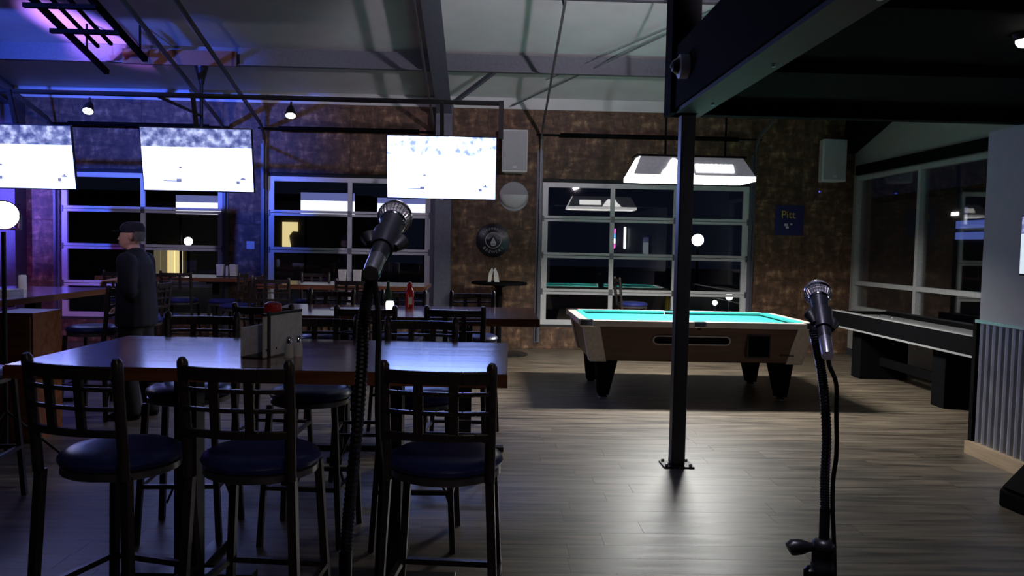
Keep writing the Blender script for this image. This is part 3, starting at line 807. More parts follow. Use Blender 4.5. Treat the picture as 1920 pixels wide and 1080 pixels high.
# --- shuffleboard
sh = thing('shuffleboard_table', 'long black shuffleboard table under the right windows', 'shuffleboard table', (4.88, 8.55, 0))
MB().box(-.38, -.33, -1.75, 1.72, .62, .80).build('side_board', 'blackmat', sh, bevel=.005)
MB().box(.33, .38, -1.75, 1.72, .62, .80).build('side_board', 'blackmat', sh, bevel=.005)
MB().box(-.33, .33, 1.67, 1.72, .62, .80).build('end_board', 'blackmat', sh); MB().box(-.33, .33, -1.75, -1.70, .62, .80).build('end_board', 'blackmat', sh)
MB().box(-.385, .385, -1.755, 1.725, .60, .62).build('bottom_trim', 'trimgrey', sh)
MB().box(-.39, -.32, -1.76, 1.73, .80, .812).build('top_trim', 'trimgrey', sh); MB().box(.32, .39, -1.76, 1.73, .80, .812).build('top_trim', 'black', sh)
MB().box(-.26, .26, -1.70, 1.67, .70, .76).build('playing_board', 'play', sh); MB().box(-.33, .33, -1.70, 1.67, .63, .66).build('gutter', 'blackmat', sh)
for y in (1.28, -.55):
    MB().box(-.26, .34, y - .12, y + .12, 0, .60).build('pedestal', 'blackmat', sh, bevel=.006)
MB().bar((-.0, -.43, .22), (-.0, 1.16, .22), .04, .10).build('stretcher', 'blackmat', sh)
tag(MB().lathe([(.026, 0), (.028, .006), (.028, .018), (.02, .024)], 18).build('shuffleboard_puck', 'chrome', None, (4.90, 9.85, .760), smooth=True), 'chrome puck at the far end of the shuffleboard', 'puck')
tag(MB().lathe([(.026, 0), (.028, .006), (.028, .018), (.02, .024)], 18).build('shuffleboard_puck', 'chrome', None, (5.0, 9.7, .760), smooth=True), 'second chrome puck lying nearer the window on the shuffleboard', 'puck')

# ================================================================== TELEVISIONS AND RAIL
RY = 9.2
rl = thing('ceiling_rail', 'long black ceiling-hung pipe rail carrying the televisions', 'rail', (0, RY, 3.17))
MB().tube([(-7.6, 0, 0), (.12, 0, 0)], .028, 10).build('pipe', 'black', rl)
MB().box(.085, .14, -.03, .03, -.40, .028).build('end_drop', 'black', rl)
for x in (-6.9, -3.78):
    zt_ = roof(10.66) - .24 - 3.17
    MB().tube([(x, 1.46, zt_), (x, 1.46, -.55)], .024, 8).build('hanger', 'black', rl)
    MB().lathe([(.03, zt_ - .26), (.085, zt_ - .05), (.085, zt_)], 14, (x, 1.46, 0)).build('ceiling_cup', 'black', rl)
    MB().tube([(x, 1.46, 0), (x, 0, 0)], .02, 8).build('arm', 'black', rl)


def tv(x, y, z, rz, m, label, group, tilt=10, rail=True, SW=1.21, SH=.685):
    t = thing('television', label, 'television', (x, y, z), rz, group)
    t.rotation_euler = (R(tilt), 0, rz)
    MB().box(-SW / 2 - .012, SW / 2 + .012, 0, .035, -SH / 2 - .014, SH / 2 + .012).build('casing', 'black', t, bevel=.006)
    MB().box(-SW / 2 * .55, SW / 2 * .55, .035, .07, -SH / 2 * .6, SH / 2 * .5).build('rear_housing', 'black', t, bevel=.01)
    me = bpy.data.meshes.new('screen'); me.from_pydata([(-SW / 2, -.0015, -SH / 2), (SW / 2, -.0015, -SH / 2), (SW / 2, -.0015, SH / 2), (-SW / 2, -.0015, SH / 2)], [], [(0, 1, 2, 3)])
    uv = me.uv_layers.new(); [setattr(uv.data[i], 'uv', c) for i, c in enumerate(((0, 0), (1, 0), (1, 1), (0, 1)))]
    me.materials.append(m); put('screen', me, t)
    MB().box(-.02, .02, -.001, 0, -SH / 2 - .012, -SH / 2 - .006).build('logo_bar', 'chrome', t)
    if rail:
        MB().box(-.04, .04, .07, .11, -.2, .2).build('bracket', 'black', t)
        MB().bar((0, .10, .0), (0, .10 - .12, .72), .045, .03, (0, 1, 0)).build('mount_arm', 'black', t)
    return t


scr1 = screen_mat('game_broadcast_a', TV_WHITE, (.36, .46, 1.25), .75, 3.1)
scr2 = screen_mat('game_broadcast_b', TV_WHITE, (.40, .48, 1.20), .75, 8.3)
scr3 = screen_mat('game_broadcast_c', TV_WHITE * 1.7, (.34, .50, 1.35), 4.5, 14.7)
tv(-5.22, 9.05, 2.43, 0, scr1, 'bright television at the left edge of the picture, showing a hockey game', 'televisions facing the stage')
tv(-3.255, 9.05, 2.44, 0, scr2, 'bright television second from the left, hanging above the man', 'televisions facing the stage')
tv(-.545, 9.05, 2.415, 0, scr3, 'brightest white television, hanging right above the left microphone', 'televisions facing the stage')
def spot(x, z, label, aim):
    t = thing('track_spot', label, 'spotlight', (x, RY - .02, z), group='track spotlights on the pipe rail')
    MB().tube([(0, .02, .15), (0, .0, .06)], .012, 8).build('stem', 'black', t)
    d = Vector(aim).normalized(); a = Vector((0, 0, .05)); MB().tube([a - d * .05, a + d * .0, a + d * .07], [.03, .05, .062], 16).build('can', 'black', t, smooth=True)
    MB().tube([a + d * .068, a + d * .073], .054, 16).build('lens', 'spotwhite', t)
    lamp('spot_beam', 'SPOT', tuple(a + d * .09), 6, (1, .95, .88), tuple(a + d * 2), t, spot_size=R(60), spot_blend=.6, shadow_soft_size=.05)


spot(-4.50, 2.97, 'lit track spotlight on the rail between the two left televisions', (.1, -.55, -.85))
spot(-2.26, 2.98, 'lit track spotlight on the rail right of the second television', (.1, -.45, -.9))

# ladder-like steel rack under the roof
lz = lambda y: 3.37 + .25 * (WY - y)
lr = thing('ceiling_rack', 'black ladder-like steel rack slung under the roof at upper left', 'rack', (-4.69, 9.5, lz(9.5)))
for x, ye in ((-.33, 10.72), (.32, 10.35)):
    MB().bar((x, ye - 9.5, lz(ye) - lz(9.5)), (x, 8.0 - 9.5, lz(8.0) - lz(9.5)), .06, .06).build('rail', 'blackmat', lr)
for y in (9.62, 9.08, 8.4): MB().bar((-.46, y - 9.5, lz(y) - lz(9.5) - .04), (.33, y - 9.5, lz(y) - lz(9.5) - .04), .06, .05).build('rung', 'blackmat', lr)
for x, ya, yb in ((-.12, 10.05, 8.9), (.07, 9.98, 8.9)): MB().bar((x, ya - 9.5, lz(ya) - lz(9.5)), (x, yb - 9.5, lz(yb) - lz(9.5)), .035, .035).build('inner_bar', 'blackmat', lr)
for x in (-.33, .32):
    for y in (8.3, 10.2): MB().bar((x, y - 9.5, lz(y) - lz(9.5)), (x, y - 9.5, roof(y) - lz(9.5)), .02, .02).build('drop_rod', 'blackmat', lr)

# ================================================================== WALL ITEMS
def speaker(x, z, label, rz):
    t = thing('wall_speaker', label, 'speaker', (x, 11.86, z), rz, 'white wall speakers')
    MB().prism([(-.19, -.10), (.19, -.10), (.13, .14), (-.13, .14)], 'Z', -.31, .31).build('cabinet', 'white', t, bevel=.012)
    MB().box(-.172, .172, -.112, -.10, -.285, .285).build('grille', 'spk', t, bevel=.006)
    MB().box(-.04, .04, .14, .21, -.06, .06).build('bracket', 'hinge', t)
    MB().box(-.03, .03, -.116, -.112, -.25, -.22).build('badge', 'white', t)


speaker(.35, 2.945, 'white wall speaker beside the brightest television', R(3))
speaker(5.08, 2.915, 'white wall speaker in the dark right corner', R(4))
sc = thing('wall_sconce', 'unlit round white wall sconce below the left wall speaker', 'sconce', (.36, WY - .012, 2.30))
MB().lathe([(.225, -.02), (.225, 0), (.215, .015), (.05, .02)], 36).build('back_disc', 'spk', sc, rot=(R(90), 0, 0), smooth=True)
b = MB(); o = 0; nn, kk = 20, 6
for i in range(nn + 1):
    t_ = PI + PI * i / nn
    for j in range(kk + 1):
        f_ = j / kk; b.v.append((.22 * math.cos(t_) * (1 - .0 * f_), -.13 * math.sin(f_ * PI / 2) * abs(math.sin(t_)) ** .5 - .02, .02 + .20 * math.sin(t_) * math.cos(f_ * PI / 2)))
for i in range(nn):
    for j in range(kk): a = i * (kk + 1) + j; b.f.append((a, a + 1, a + kk + 2, a + kk + 1))
b.build('bowl', 'white', sc, smooth=True)
# brewery sign
bs = thing('round_sign', 'round black brewery sign with white drop emblem on the strand-board wall', 'sign', (.066, WY - .013, 1.635))
RX = (R(90), 0, 0)
MB().lathe([(.255, -.0), (.255, .02), (.245, .026)], 48).build('disc', 'sign_black', bs, rot=RX, smooth=True)
me_, ns = MB(), 40
for i in range(ns):
    a0, a1 = 2 * PI * i / ns, 2 * PI * (i + 1) / ns
    me_.quadbox([(r * math.cos(a), -y, r * math.sin(a)) for y in (.026, .030) for (r, a) in ((.112, a0), (.121, a0), (.121, a1), (.112, a1))])
me_.build('inner_ring', 'sign_white', bs)
upp = [(.11 * math.cos(t), .11 * math.sin(t)) for t in [R(10) + R(160) * i / 14 for i in range(15)]]
MB().prism(upp + [(-.06, .015), (0, .075), (.06, .015)], 'Y', -.029, -.026).build('sky_panel', mat('grey_sign_print', (.20, .20, .24), .5), bs)
drop = [(0, .05), (.02, .01), (.042, -.03), (.04, -.065), (.02, -.085), (-.02, -.085), (-.04, -.065), (-.042, -.03), (-.02, .01)]
MB().prism(drop, 'Y', -.032, -.027).build('drop_emblem', 'sign_white', bs)
for sx in (-1, 1): MB().lathe([(.010, 0), (.010, .002)], 10, (0, 0, 0)).build('drop_mark', 'sign_black', bs, (sx * .014, -.032, -.055), rot=RX)
word = 'BREWERY'
for i, ch in enumerate(word):
    a = R(-90 + (i - 3) * 16.5)
    m_ = text_mesh(ch, .062, .002); m_.materials.append(M['sign_white'])
    put('letter', m_, bs, (.178 * math.cos(a), -.029, .178 * math.sin(a)), rot=(R(90), -(a + R(90)), 0))
for i in range(10):  # the upper word is too blurred to read: plain worn letter blocks
    a = R(90 + (4.5 - i) * 13)
    MB().box(-.014, .014, -.002, .002, -.017, .017).build('worn_letter_block', bpy.data.materials['grey_sign_print'], bs, (.178 * math.cos(a), -.028, .178 * math.sin(a)), rot=(0, -(a - R(90)), 0))
# navy sign
ps = thing('navy_sign', 'dark navy sign with gold lettering on the wall right of the wide door', 'sign', (4.56, WY - .013, 2.03))
MB().box(-.22, .22, -.015, 0, -.23, .23).build('board', 'sign_navy', ps, bevel=.004)
m_ = text_mesh('Pitt', .16, .003); m_.materials.append(M['sign_gold']); put('lettering', m_, ps, (-.02, -.018, .08), rot=RX)
for dx, dz, s_ in ((-.05, -.07, .028), (.03, -.06, .018), (-.03, -.11, .022)): MB().box(dx - s_, dx + s_, -.018, -.015, dz - s_ * .7, dz + s_ * .7).build('worn_print', 'sign_white', ps)
tag(MB().lathe([(.012, 0), (.012, .01), (.006, .014)], 12).build('indicator_light', 'ledblue', None, (4.99, WY - .06, 2.47), rot=RX), 'tiny blue indicator light under the right wall speaker', 'light')
for x, z, lb_ in ((-3.56, 1.49, 'small white switch plate between the two left glazed doors'),):
    t = thing('switch_plate', lb_, 'switch', (x, WY - .012, z))
    MB().box(-.06, .06, -.008, 0, -.06, .06).build('plate', 'white', t, bevel=.003); MB().box(-.012, .012, -.014, -.008, -.02, .02).build('toggle', 'white', t)
tag(MB().tube([(-.74, WY - .05, .15), (-.74, WY - .05, 2.3)], .022, 10).build('conduit', 'galv'), 'shiny vertical conduit pipe right of the middle glazed door', 'pipe')
# security camera on the loft beam
sx_ = thing('security_camera', 'white ring-mounted dome security camera on the black loft beam', 'security camera', (1.26, 5.19, 2.73))
MB().lathe([(.078, 0), (.078, .055), (.066, .062)], 28).build('mount_ring', 'white', sx_, rot=(0, R(-90), 0), smooth=True)
MB().lathe([(.052, .05), (.05, .075), (.035, .10), (.01, .108)], 24).build('dome', 'black', sx_, rot=(0, R(-90), 0), smooth=True)
MB().lathe([(.014, .10), (.014, .112)], 12).build('lens', 'chrome', sx_, rot=(0, R(-90), 0))
# recessed light and wall screen at right edge
rc = thing('loft_downlight', 'small white downlight under the loft at upper right', 'lamp', (2.53, 3.76, 2.60))
MB().lathe([(.06, -.03), (.075, -.005), (.075, 0)], 20).build('trim_ring', 'black', rc, smooth=True)
MB().lathe([(.045, -.055), (.055, -.04), (.055, -.03)], 20).build('lens', 'spotwhite', rc)
lamp('downlight_beam', 'SPOT', (0, 0, -.07), 3, (.85, .85, 1), (0, 0, -2), rc, spot_size=R(110), spot_blend=.8)
tvw = tv(3.755, 5.20, 1.63, R(-90), screen_mat('menu_board_screen', .9, (.75, .88, 1.0), .5, 2.2), 'television on the grey wall, only its bright edge visible at the right border', 'wall screens', tilt=0, rail=False, SW=.70, SH=.40)
nw = thing('neon_tube_sign', 'white upright neon tube sign on the grey side wall', 'neon sign', (3.80, 2.15, 1.85), group='upright neon signs')
MB().box(-.01, .028, -.06, .06, -.35, .35).build('backing', 'black', nw); MB().tube([(-.03, 0, -.3), (-.03, 0, .3)], .035, 12).build('tube', 'neonwhite', nw)
nw = thing('neon_tube_sign', 'pink and blue upright neon tube sign on the grey side wall', 'neon sign', (3.80, .35, 1.85), group='upright neon signs')
MB().box(-.01, .028, -.06, .06, -.35, .35).build('backing', 'black', nw)
for k, mm in enumerate(('neonpink', 'neonwhite', 'neonblue', 'neonpink')): MB().tube([(-.03, 0, -.3 + .15 * k), (-.03, 0, -.16 + .15 * k)], .025, 12).build('tube', mm, nw)

# ================================================================== MICROPHONES
def catmull(P, m=8):
    P = [Vector(p) for p in P]; Q = [P[0] * 2 - P[1]] + P + [P[-1] * 2 - P[-2]]; out = []
    for i in range(1, len(Q) - 2):
        for k in range(m):
            t = k / m; a, b_, c, d = Q[i - 1], Q[i], Q[i + 1], Q[i + 2]
            out.append(.5 * ((2 * b_) + (c - a) * t + (2 * a - 5 * b_ + 4 * c - d) * t * t + (3 * b_ - a - 3 * c + d) * t ** 3))
    out.append(P[-1]); return out


def mic_stand(label_s, label_m, label_c, head, tail, goose, cable, base, clutch_z, knob):
    H_, T_ = Vector(head), Vector(tail); d = (H_ - T_).normalized()
    g_ = 'microphones on stage'
    mt_ = thing('microphone', label_m, 'microphone', tuple(T_), group=g_)
    q = d.to_track_quat('Z', 'Y').to_euler()

    def part(prof, nm, m, par=mt_): return MB().lathe(prof, 24).build(nm, m, par, rot=q, smooth=True)
    Lm = (H_ - T_).length
    part([(.0115, .0), (.0125, .008), (.0135, .035), (.017, Lm - .035), (.0185, Lm - .022)], 'handle', 'micbody')
    part([(.0105, -.045), (.0115, -.03), (.0115, .0)], 'connector', 'xlr')
    gb = MB(); n1, n2 = 22, 40; rr = .0255
    ring = [(rr * .78, -rr * .72), (rr * .93, -rr * .42), (rr, -.002), (rr, .002)] + [(rr * math.cos(t), .002 + rr * math.sin(t)) for t in [R(12 * i) for i in range(1, 8)]] + [(rr * .03, .002 + rr)]
    o = gb.lathe([(r, z + Lm) for r, z in ring], 30).build('grille', 'grille', mt_, rot=q)
    wm = o.modifiers.new('wire', 'WIREFRAME'); wm.thickness = .0012; wm.use_replace = True
    part([(r * .94, z + Lm) for r, z in ring], 'grille_liner', 'spk')
    part([(rr + .0008, Lm - .004), (rr + .0012, Lm), (rr + .0008, Lm + .004)], 'grille_band', 'chrome')
    part([(.0185, Lm - .024), (.0205, Lm - .020), (.0200, Lm - .017)], 'neck_ring', 'chrome')
    st = thing('microphone_stand', label_s, 'microphone stand', base, group='gooseneck microphone stands')
    bv = Vector(base)
    cl = T_ + d * (Lm * .42)
    # clip: tapering split sleeve with two lobes
    k = d.cross(Vector((0, -1, 0))).normalized()
    clip = MB().tube([cl - d * .03 - bv, cl - d * .005 - bv, cl + d * .02 - bv], [.0165, .019, .0205], 18).build('clip', 'micbody', st, smooth=True)
    for s_ in (-1, 1): MB().tube([cl + k * s_ * .017 - d * .02 - bv, cl + k * s_ * .024 - bv, cl + k * s_ * .021 + d * .018 - bv], [.006, .011, .005], 10).build('clip_wing', 'rubber', clip, smooth=True)
    P = catmull([cl - d * .01 + Vector((0, .02, -.012))] + [Vector(p) for p in goose], 26)
    MB().tube([p - bv for p in P], [.0092 if i % 2 else .0078 for i in range(len(P))], 12).build('gooseneck', 'goose', st)
    e = Vector(goose[-1]); cz = clutch_z
    MB().tube([e - bv + Vector((0, 0, .01)), Vector((e.x, e.y, cz)) - bv], .0095, 14).build('upper_tube', 'black', st)
    c0 = Vector((e.x, e.y, cz)) - bv
    MB().lathe([(.013, .005), (.020, .0), (.0225, -.008), (.0225, -.018), (.021, -.02), (.021, -.042), (.0225, -.044), (.0225, -.06), (.018, -.075), (.0135, -.09)], 24, tuple(c0)).build('clutch', 'black', st, smooth=True)
    kd = Vector(knob)
    MB().tube([c0 + Vector((0, 0, -.012)), c0 + kd * .028 + Vector((0, 0, -.011)), c0 + kd * .042 + Vector((0, 0, -.011)), c0 + kd * .058 + Vector((0, 0, -.012)), c0 + kd * .066 + Vector((0, 0, -.016))], [.008, .009, .014, .0155, .012], 12).build('wing_knob', 'black', st, smooth=True)
    MB().lathe([(.006, -.0), (.012, -.006), (.012, -.022), (.006, -.028)], 14, tuple(c0 + kd * .024 + Vector((0, 0, -.048)))).build('lock_lug', 'black', st, smooth=True)
    MB().tube([c0 + Vector((0, 0, -.06)), Vector((c0.x, c0.y, .05))], .0125, 14).build('lower_tube', 'black', st)
    for i in range(3):
        a = R(120 * i + 30)
        MB().tube([Vector((c0.x, c0.y, .10)), Vector((c0.x + .30 * math.cos(a), c0.y + .30 * math.sin(a), .012))], .010, 10).build('tripod_leg', 'black', st)
        MB().lathe([(.014, 0), (.014, .03), (.01, .035)], 10, (c0.x + .30 * math.cos(a), c0.y + .30 * math.sin(a), 0)).build('rubber_foot', 'rubber', st)
    cp = catmull([T_ - d * .035] + [Vector(p) for p in cable], 8)
    b0 = Vector((cable[-1][0], cable[-1][1], 0))
    tag(MB().tube([p - b0 for p in cp], .0042, 8).build('microphone_cable', 'rubber', None, tuple(b0), smooth=True), label_c, 'cable', 'microphone cables')


mic_stand('black gooseneck microphone stand in front of the front table', 'microphone with silver mesh head in front of the brightest television', 'black cable hanging straight down from the left microphone',
          (-.143, 1.22, 1.590), (-.151, 1.09, 1.530), [(-.158, 1.14, 1.515), (-.168, 1.135, 1.486), (-.174, 1.13, 1.442), (-.177, 1.13, 1.366), (-.183, 1.13, 1.275), (-.192, 1.13, 1.174), (-.197, 1.13, 1.10)],
          [(-.149, 1.075, 1.48), (-.146, 1.08, 1.43), (-.147, 1.08, 1.389), (-.146, 1.08, 1.302), (-.140, 1.08, 1.228), (-.146, 1.09, 1.095), (-.16, 1.1, .8), (-.15, 1.08, .35), (-.10, 1.02, .006)], (-.197, 1.13, 0), 1.02, (-1, 0, 0))
mic_stand('black gooseneck microphone stand with wing-knob clutch on the right', 'microphone with silver mesh head in front of the shuffleboard', 'black cable looping down along the right microphone stand',
          (.645, 1.545, 1.470), (.618, 1.44, 1.392), [(.606, 1.46, 1.400), (.618, 1.46, 1.350), (.629, 1.46, 1.29), (.637, 1.46, 1.206), (.637, 1.46, 1.125), (.640, 1.46, 1.06)],
          [(.622, 1.425, 1.345), (.640, 1.435, 1.31), (.645, 1.44, 1.25), (.648, 1.44, 1.18), (.646, 1.445, 1.10), (.66, 1.45, .9), (.66, 1.44, .4), (.70, 1.40, .006)], (.641, 1.46, 0), 1.008, (-1, 0, 0))

# stage monitor wedge at right
mo = thing('monitor_wedge', 'black wedge stage monitor at the lower right edge', 'speaker', (3.44, 4.55, 0), R(8))
MB().prism([(-.20, 0), (.25, 0), (.25, .20), (.12, .40), (-.20, .10)], 'Y', -.30, .30).build('cabinet', 'blackmat', mo, bevel=.015)
MB().quadbox([(-.19, -.27, .115), (.11, -.27, .395), (.11, .27, .395), (-.19, .27, .115), (-.20, -.27, .128), (.10, -.27, .408), (.10, .27, .408), (-.20, .27, .128)]).build('grille', 'blackmat', mo)

# stage par light on a stand, left
pa = thing('stage_par_light', 'glowing white stage light on a stand at the left edge', 'stage light', (-3.30, 5.55, 0))
MB().tube([(0, 0, .05), (0, 0, 1.58)], .015, 10).build('stand_pole', 'black', pa)
for i in range(3):
    a = R(120 * i + 10); MB().tube([(0, 0, .35), (.38 * math.cos(a), .38 * math.sin(a), .012)], .010, 8).build('stand_leg', 'black', pa)
MB().bar((-.11, 0, 1.60), (.11, 0, 1.60), .03, .012).bar((-.11, 0, 1.60), (-.11, 0, 1.70), .012, .03, (0, 1, 0)).bar((.11, 0, 1.60), (.11, 0, 1.70), .012, .03, (0, 1, 0)).build('yoke', 'black', pa)
dv = Vector((.50, -.82, .02)).normalized(); c_ = Vector((0, 0, 1.69))
MB().tube([c_ + dv * -.10, c_ + dv * -.08, c_ + dv * .07], [.05, .085, .10], 22).build('can', 'black', pa, smooth=True)
MB().tube([c_ + dv * .062, c_ + dv * .072], .092, 22).build('lens', 'stagelens', pa)
MB().tube([c_ + dv * .07 + Vector((.03, 0, -.06)), c_ + dv * .078 + Vector((.03, 0, -.06))], .025, 12).build('led', 'stagepink', pa)


def stage_fixture(loc, aim, color, power, label, ang, blend=.7):
    t = thing('stage_fixture', label, 'stage light', loc, group='stage lights above the band')
    d = (Vector(aim) - Vector(loc)).normalized()
    MB().tube([-d * .16, -d * .12, d * .06], [.05, .08, .09], 18).build('can', 'black', t, smooth=True)
    MB().tube([d * .052, d * .06], .082, 18).build('lens', emit_mat('stage_gel_' + label[:4], color, 1.5), t)
    if 'standing' in label: MB().tube([(0, 0, -.23), (0, 0, -.02)], .02, 8).build('foot', 'black', t)
    else: MB().tube([(0, 0, .05), (0, 0, max(.2, roof(loc[1]) - loc[2] - .02))], .012, 8).build('hanger', 'black', t)
    lamp('stage_beam', 'SPOT', tuple(d * .08), power, color, tuple(d * 3), t, spot_size=R(ang), spot_blend=blend, shadow_soft_size=.08)


stage_fixture((-6.2, 3.2, 4.2), (-5.0, 12.1, 3.15), (.06, .13, 1.0), STAGE_BLUE, 'blue stage light out of view to the upper left, washing the far wall', 36, .9)  # added lamp: its blue replaces the lens bloom around the televisions
stage_fixture((-8.4, 6.2, 3.4), (-7.35, 12.1, 2.1), (.16, .12, 1.0), STAGE_BLUE * 1.2, 'deep blue stage light aimed at the far left wall strip', 24, .9)  # added lamp, gives the left wall strip its blue cast in place of bloom
stage_fixture((-3.4, 3.0, 4.4), (-3.9, 12.1, 1.5), (.80, .70, 1.0), STAGE_LILAC, 'pale lilac stage light lighting the two left glazed doors', 60, .9)
stage_fixture((.25, 1.25, 3.7), (.25, 1.38, 1.5), (.80, .74, 1.0), MICS, 'overhead spot straight above the two microphones', 32, .6)
stage_fixture((-6.6, 7.4, 3.1), (-5.30, 10.20, 4.10), (.50, .20, 1.0), STAGE_PURPLE * 7, 'purple stage light throwing the patch on the roof at upper left', 17, 1.0)
stage_fixture((-5.6, 5.8, 2.8), (-6.9, 12.1, 1.2), (.50, .10, 1.0), STAGE_PURPLE, 'violet stage light aimed at the left end of the back wall', 36, .9)  # added lamp for the violet cast at the wall's left end
stage_fixture((1.0, -1.2, 3.1), (-.85, 3.3, 1.05), (1.0, .84, .72), FRONT, 'warm front light aimed at the nearest table', 34, .9)
stage_fixture((-.8, -1.2, 3.4), (3.85, 4.8, 1.2), (.52, .55, 1.0), WASH, 'lilac front wash light above the band', 42, .9)


stage_fixture((2.1, 4.9, 2.98), (.7, 9.3, 4.6), (1.0, .84, 1.0), UPLIGHT, 'white uplight standing on the loft and lighting the roof', 72, 1.0)  # added lamp with no known source, put here to brighten the roof lining

# ================================================================== PERSON
pe = thing('person', 'standing person in dark navy jacket and cap, seen in profile, holding a stool back', 'person', (-3.06, 7.0, 0))
X_, Y_, Z_ = (1, 0, 0), (0, 1, 0), (0, 0, 1)


def remesh(o, v, sm=6):
    r = o.modifiers.new('remesh', 'REMESH'); r.mode = 'VOXEL'; r.voxel_size = v; r.use_smooth_shade = True
    s_ = o.modifiers.new('smooth', 'SMOOTH'); s_.iterations = sm; s_.factor = .5
    return o


def limb(b, pts):
    for (p, r), (q, s_) in zip(pts[:-1], pts[1:]):
        b.tube([p, q], [r, s_], 12)
    for p, r in pts:
        p = Vector(p); b.lathe([(r * math.sin(t) + 1e-4, -r * math.cos(t)) for t in [PI * i / 6 for i in range(7)]], 12, tuple(p))


# faces -X; hip at z .92, shoulders 1.40, head top 1.70
bd = MB()
bd.loft([((.01, 0, .86), .12, .16, X_, Y_), ((.02, 0, 1.0), .13, .155, X_, Y_), ((.01, 0, 1.2), .12, .165, X_, Y_), ((.02, 0, 1.36), .10, .17, X_, Y_), ((.015, 0, 1.42), .06, .09, X_, Y_), ((-.01, 0, 1.50), .05, .055, X_, Y_)])
# head: skull, face, nose, chin, ears
bd.loft([((-.035, 0, 1.455), .035, .035, X_, Y_), ((-.045, 0, 1.475), .060, .052, X_, Y_), ((-.035, 0, 1.51), .082, .066, X_, Y_), ((-.022, 0, 1.56), .095, .074, X_, Y_), ((-.015, 0, 1.62), .098, .076, X_, Y_), ((-.01, 0, 1.665), .085, .066, X_, Y_), ((-.005, 0, 1.69), .05, .04, X_, Y_)])
bd.quadbox([(-.115, -.012, 1.535), (-.142, -.010, 1.538), (-.142, .010, 1.538), (-.115, .012, 1.535), (-.110, -.008, 1.585), (-.116, -.006, 1.585), (-.116, .006, 1.585), (-.110, .008, 1.585)])
bd.quadbox([(-.10, -.022, 1.508), (-.124, -.018, 1.510), (-.124, .018, 1.510), (-.10, .022, 1.508), (-.10, -.022, 1.524), (-.122, -.016, 1.524), (-.122, .016, 1.524), (-.10, .022, 1.524)])
for sy in (-1, 1): bd.quadbox([(.0, sy * .070, 1.54), (.025, sy * .070, 1.545), (.025, sy * .088, 1.545), (.0, sy * .084, 1.54), (-.005, sy * .07, 1.59), (.03, sy * .07, 1.60), (.03, sy * .092, 1.60), (-.005, sy * .084, 1.59)])
legs = {-1: [(.02, -.085, .88), (-.03, -.09, .48), (.03, -.095, .08)], 1: [(.02, .085, .88), (.05, .09, .48), (.11, .095, .08)]}
arms = {-1: [(.02, -.185, 1.355), (.06, -.235, 1.12), (-.06, -.15, 1.20)], 1: [(.02, .185, 1.355), (.03, .23, 1.09), (-.13, .14, .98)]}
for sy in (-1, 1):
    limb(bd, list(zip(legs[sy], (.085, .06, .042))))
    limb(bd, list(zip(arms[sy], (.05, .042, .030))))
    W_ = Vector(arms[sy][2]); dd = Vector((-1, 0, -.10 if sy < 0 else -.5)).normalized()
    up_ = Vector((0, 0, 1)); sd = dd.cross(up_).normalized()
    pc = W_ + dd * .06
    bd.loft([(tuple(W_ + dd * .005), .030, .020, sd, up_), (tuple(W_ + dd * .05), .042, .016, sd, up_), (tuple(W_ + dd * .095), .042, .014, sd, up_)])
    for k, (off, ln) in enumerate(((-.033, .070), (-.011, .080), (.011, .075), (.033, .060))):
        r_ = W_ + dd * .09 + sd * off
        f1 = r_ + dd * ln * .45 + up_ * .002; f2 = f1 + dd * ln * .25 - up_ * ln * .30; f3 = f2 - up_ * ln * .33 - dd * .004
        bd.tube([r_ - dd * .02, f1, f2, f3], [.0105, .0100, .0095, .008], 8)
    th = W_ + dd * .03 + sd * (.036 * -sy)
    bd.tube([th, th + dd * .035 + sd * (-sy * .020) - up_ * .012, th + dd * .062 + sd * (-sy * .018) - up_ * .028], [.013, .011, .009], 8)
body = remesh(bd.build('body', 'skin', pe), .008, 3)
jk = MB()
jk.loft([((.02, 0, .80), .165, .215, X_, Y_), ((.025, 0, .95), .165, .205, X_, Y_), ((.015, 0, 1.15), .150, .20, X_, Y_), ((.02, 0, 1.33), .128, .205, X_, Y_), ((.022, 0, 1.405), .09, .15, X_, Y_), ((.015, 0, 1.45), .070, .078, X_, Y_), ((.01, 0, 1.475), .068, .070, X_, Y_)])
for sy in (-1, 1):
    a = [Vector(p) for p in arms[sy]]; a[2] = a[2] - Vector((-.03, 0, 0))
    limb(jk, list(zip([tuple(p) for p in a], (.085, .066, .048))))
remesh(jk.build('jacket', 'jacket', pe), .014, 4)
tr = MB(); tr.loft([((.02, 0, .80), .15, .185, X_, Y_), ((.02, 0, .90), .15, .185, X_, Y_)])
for sy in (-1, 1): limb(tr, list(zip(legs[sy], (.105, .082, .068))))
remesh(tr.build('trousers', 'trouser', pe), .016, 4)
for sy in (-1, 1):
    lx, ly = legs[sy][2][0], legs[sy][2][1]
    MB().loft([((lx + .05, ly, .045), .03, .045, Y_, Z_), ((lx, ly, .05), .042, .05, Y_, Z_), ((lx - .10, ly, .038), .046, .038, Y_, Z_), ((lx - .18, ly, .026), .038, .026, Y_, Z_), ((lx - .21, ly, .02), .015, .015, Y_, Z_)]).build('shoe', 'blackmat', pe, smooth=True)
cp_ = MB().loft([((-.01, 0, 1.605), .106, .084, X_, Y_), ((-.01, 0, 1.65), .102, .081, X_, Y_), ((-.005, 0, 1.685), .080, .064, X_, Y_), ((0, 0, 1.70), .035, .03, X_, Y_)]).build('cap', 'jacket', pe, smooth=True)
MB().prism([(-.09, -.066), (-.14, -.058), (-.172, -.03), (-.178, 0), (-.172, .03), (-.14, .058), (-.09, .066)], 'Z', 1.612, 1.620).build('visor', 'jacket', cp_)
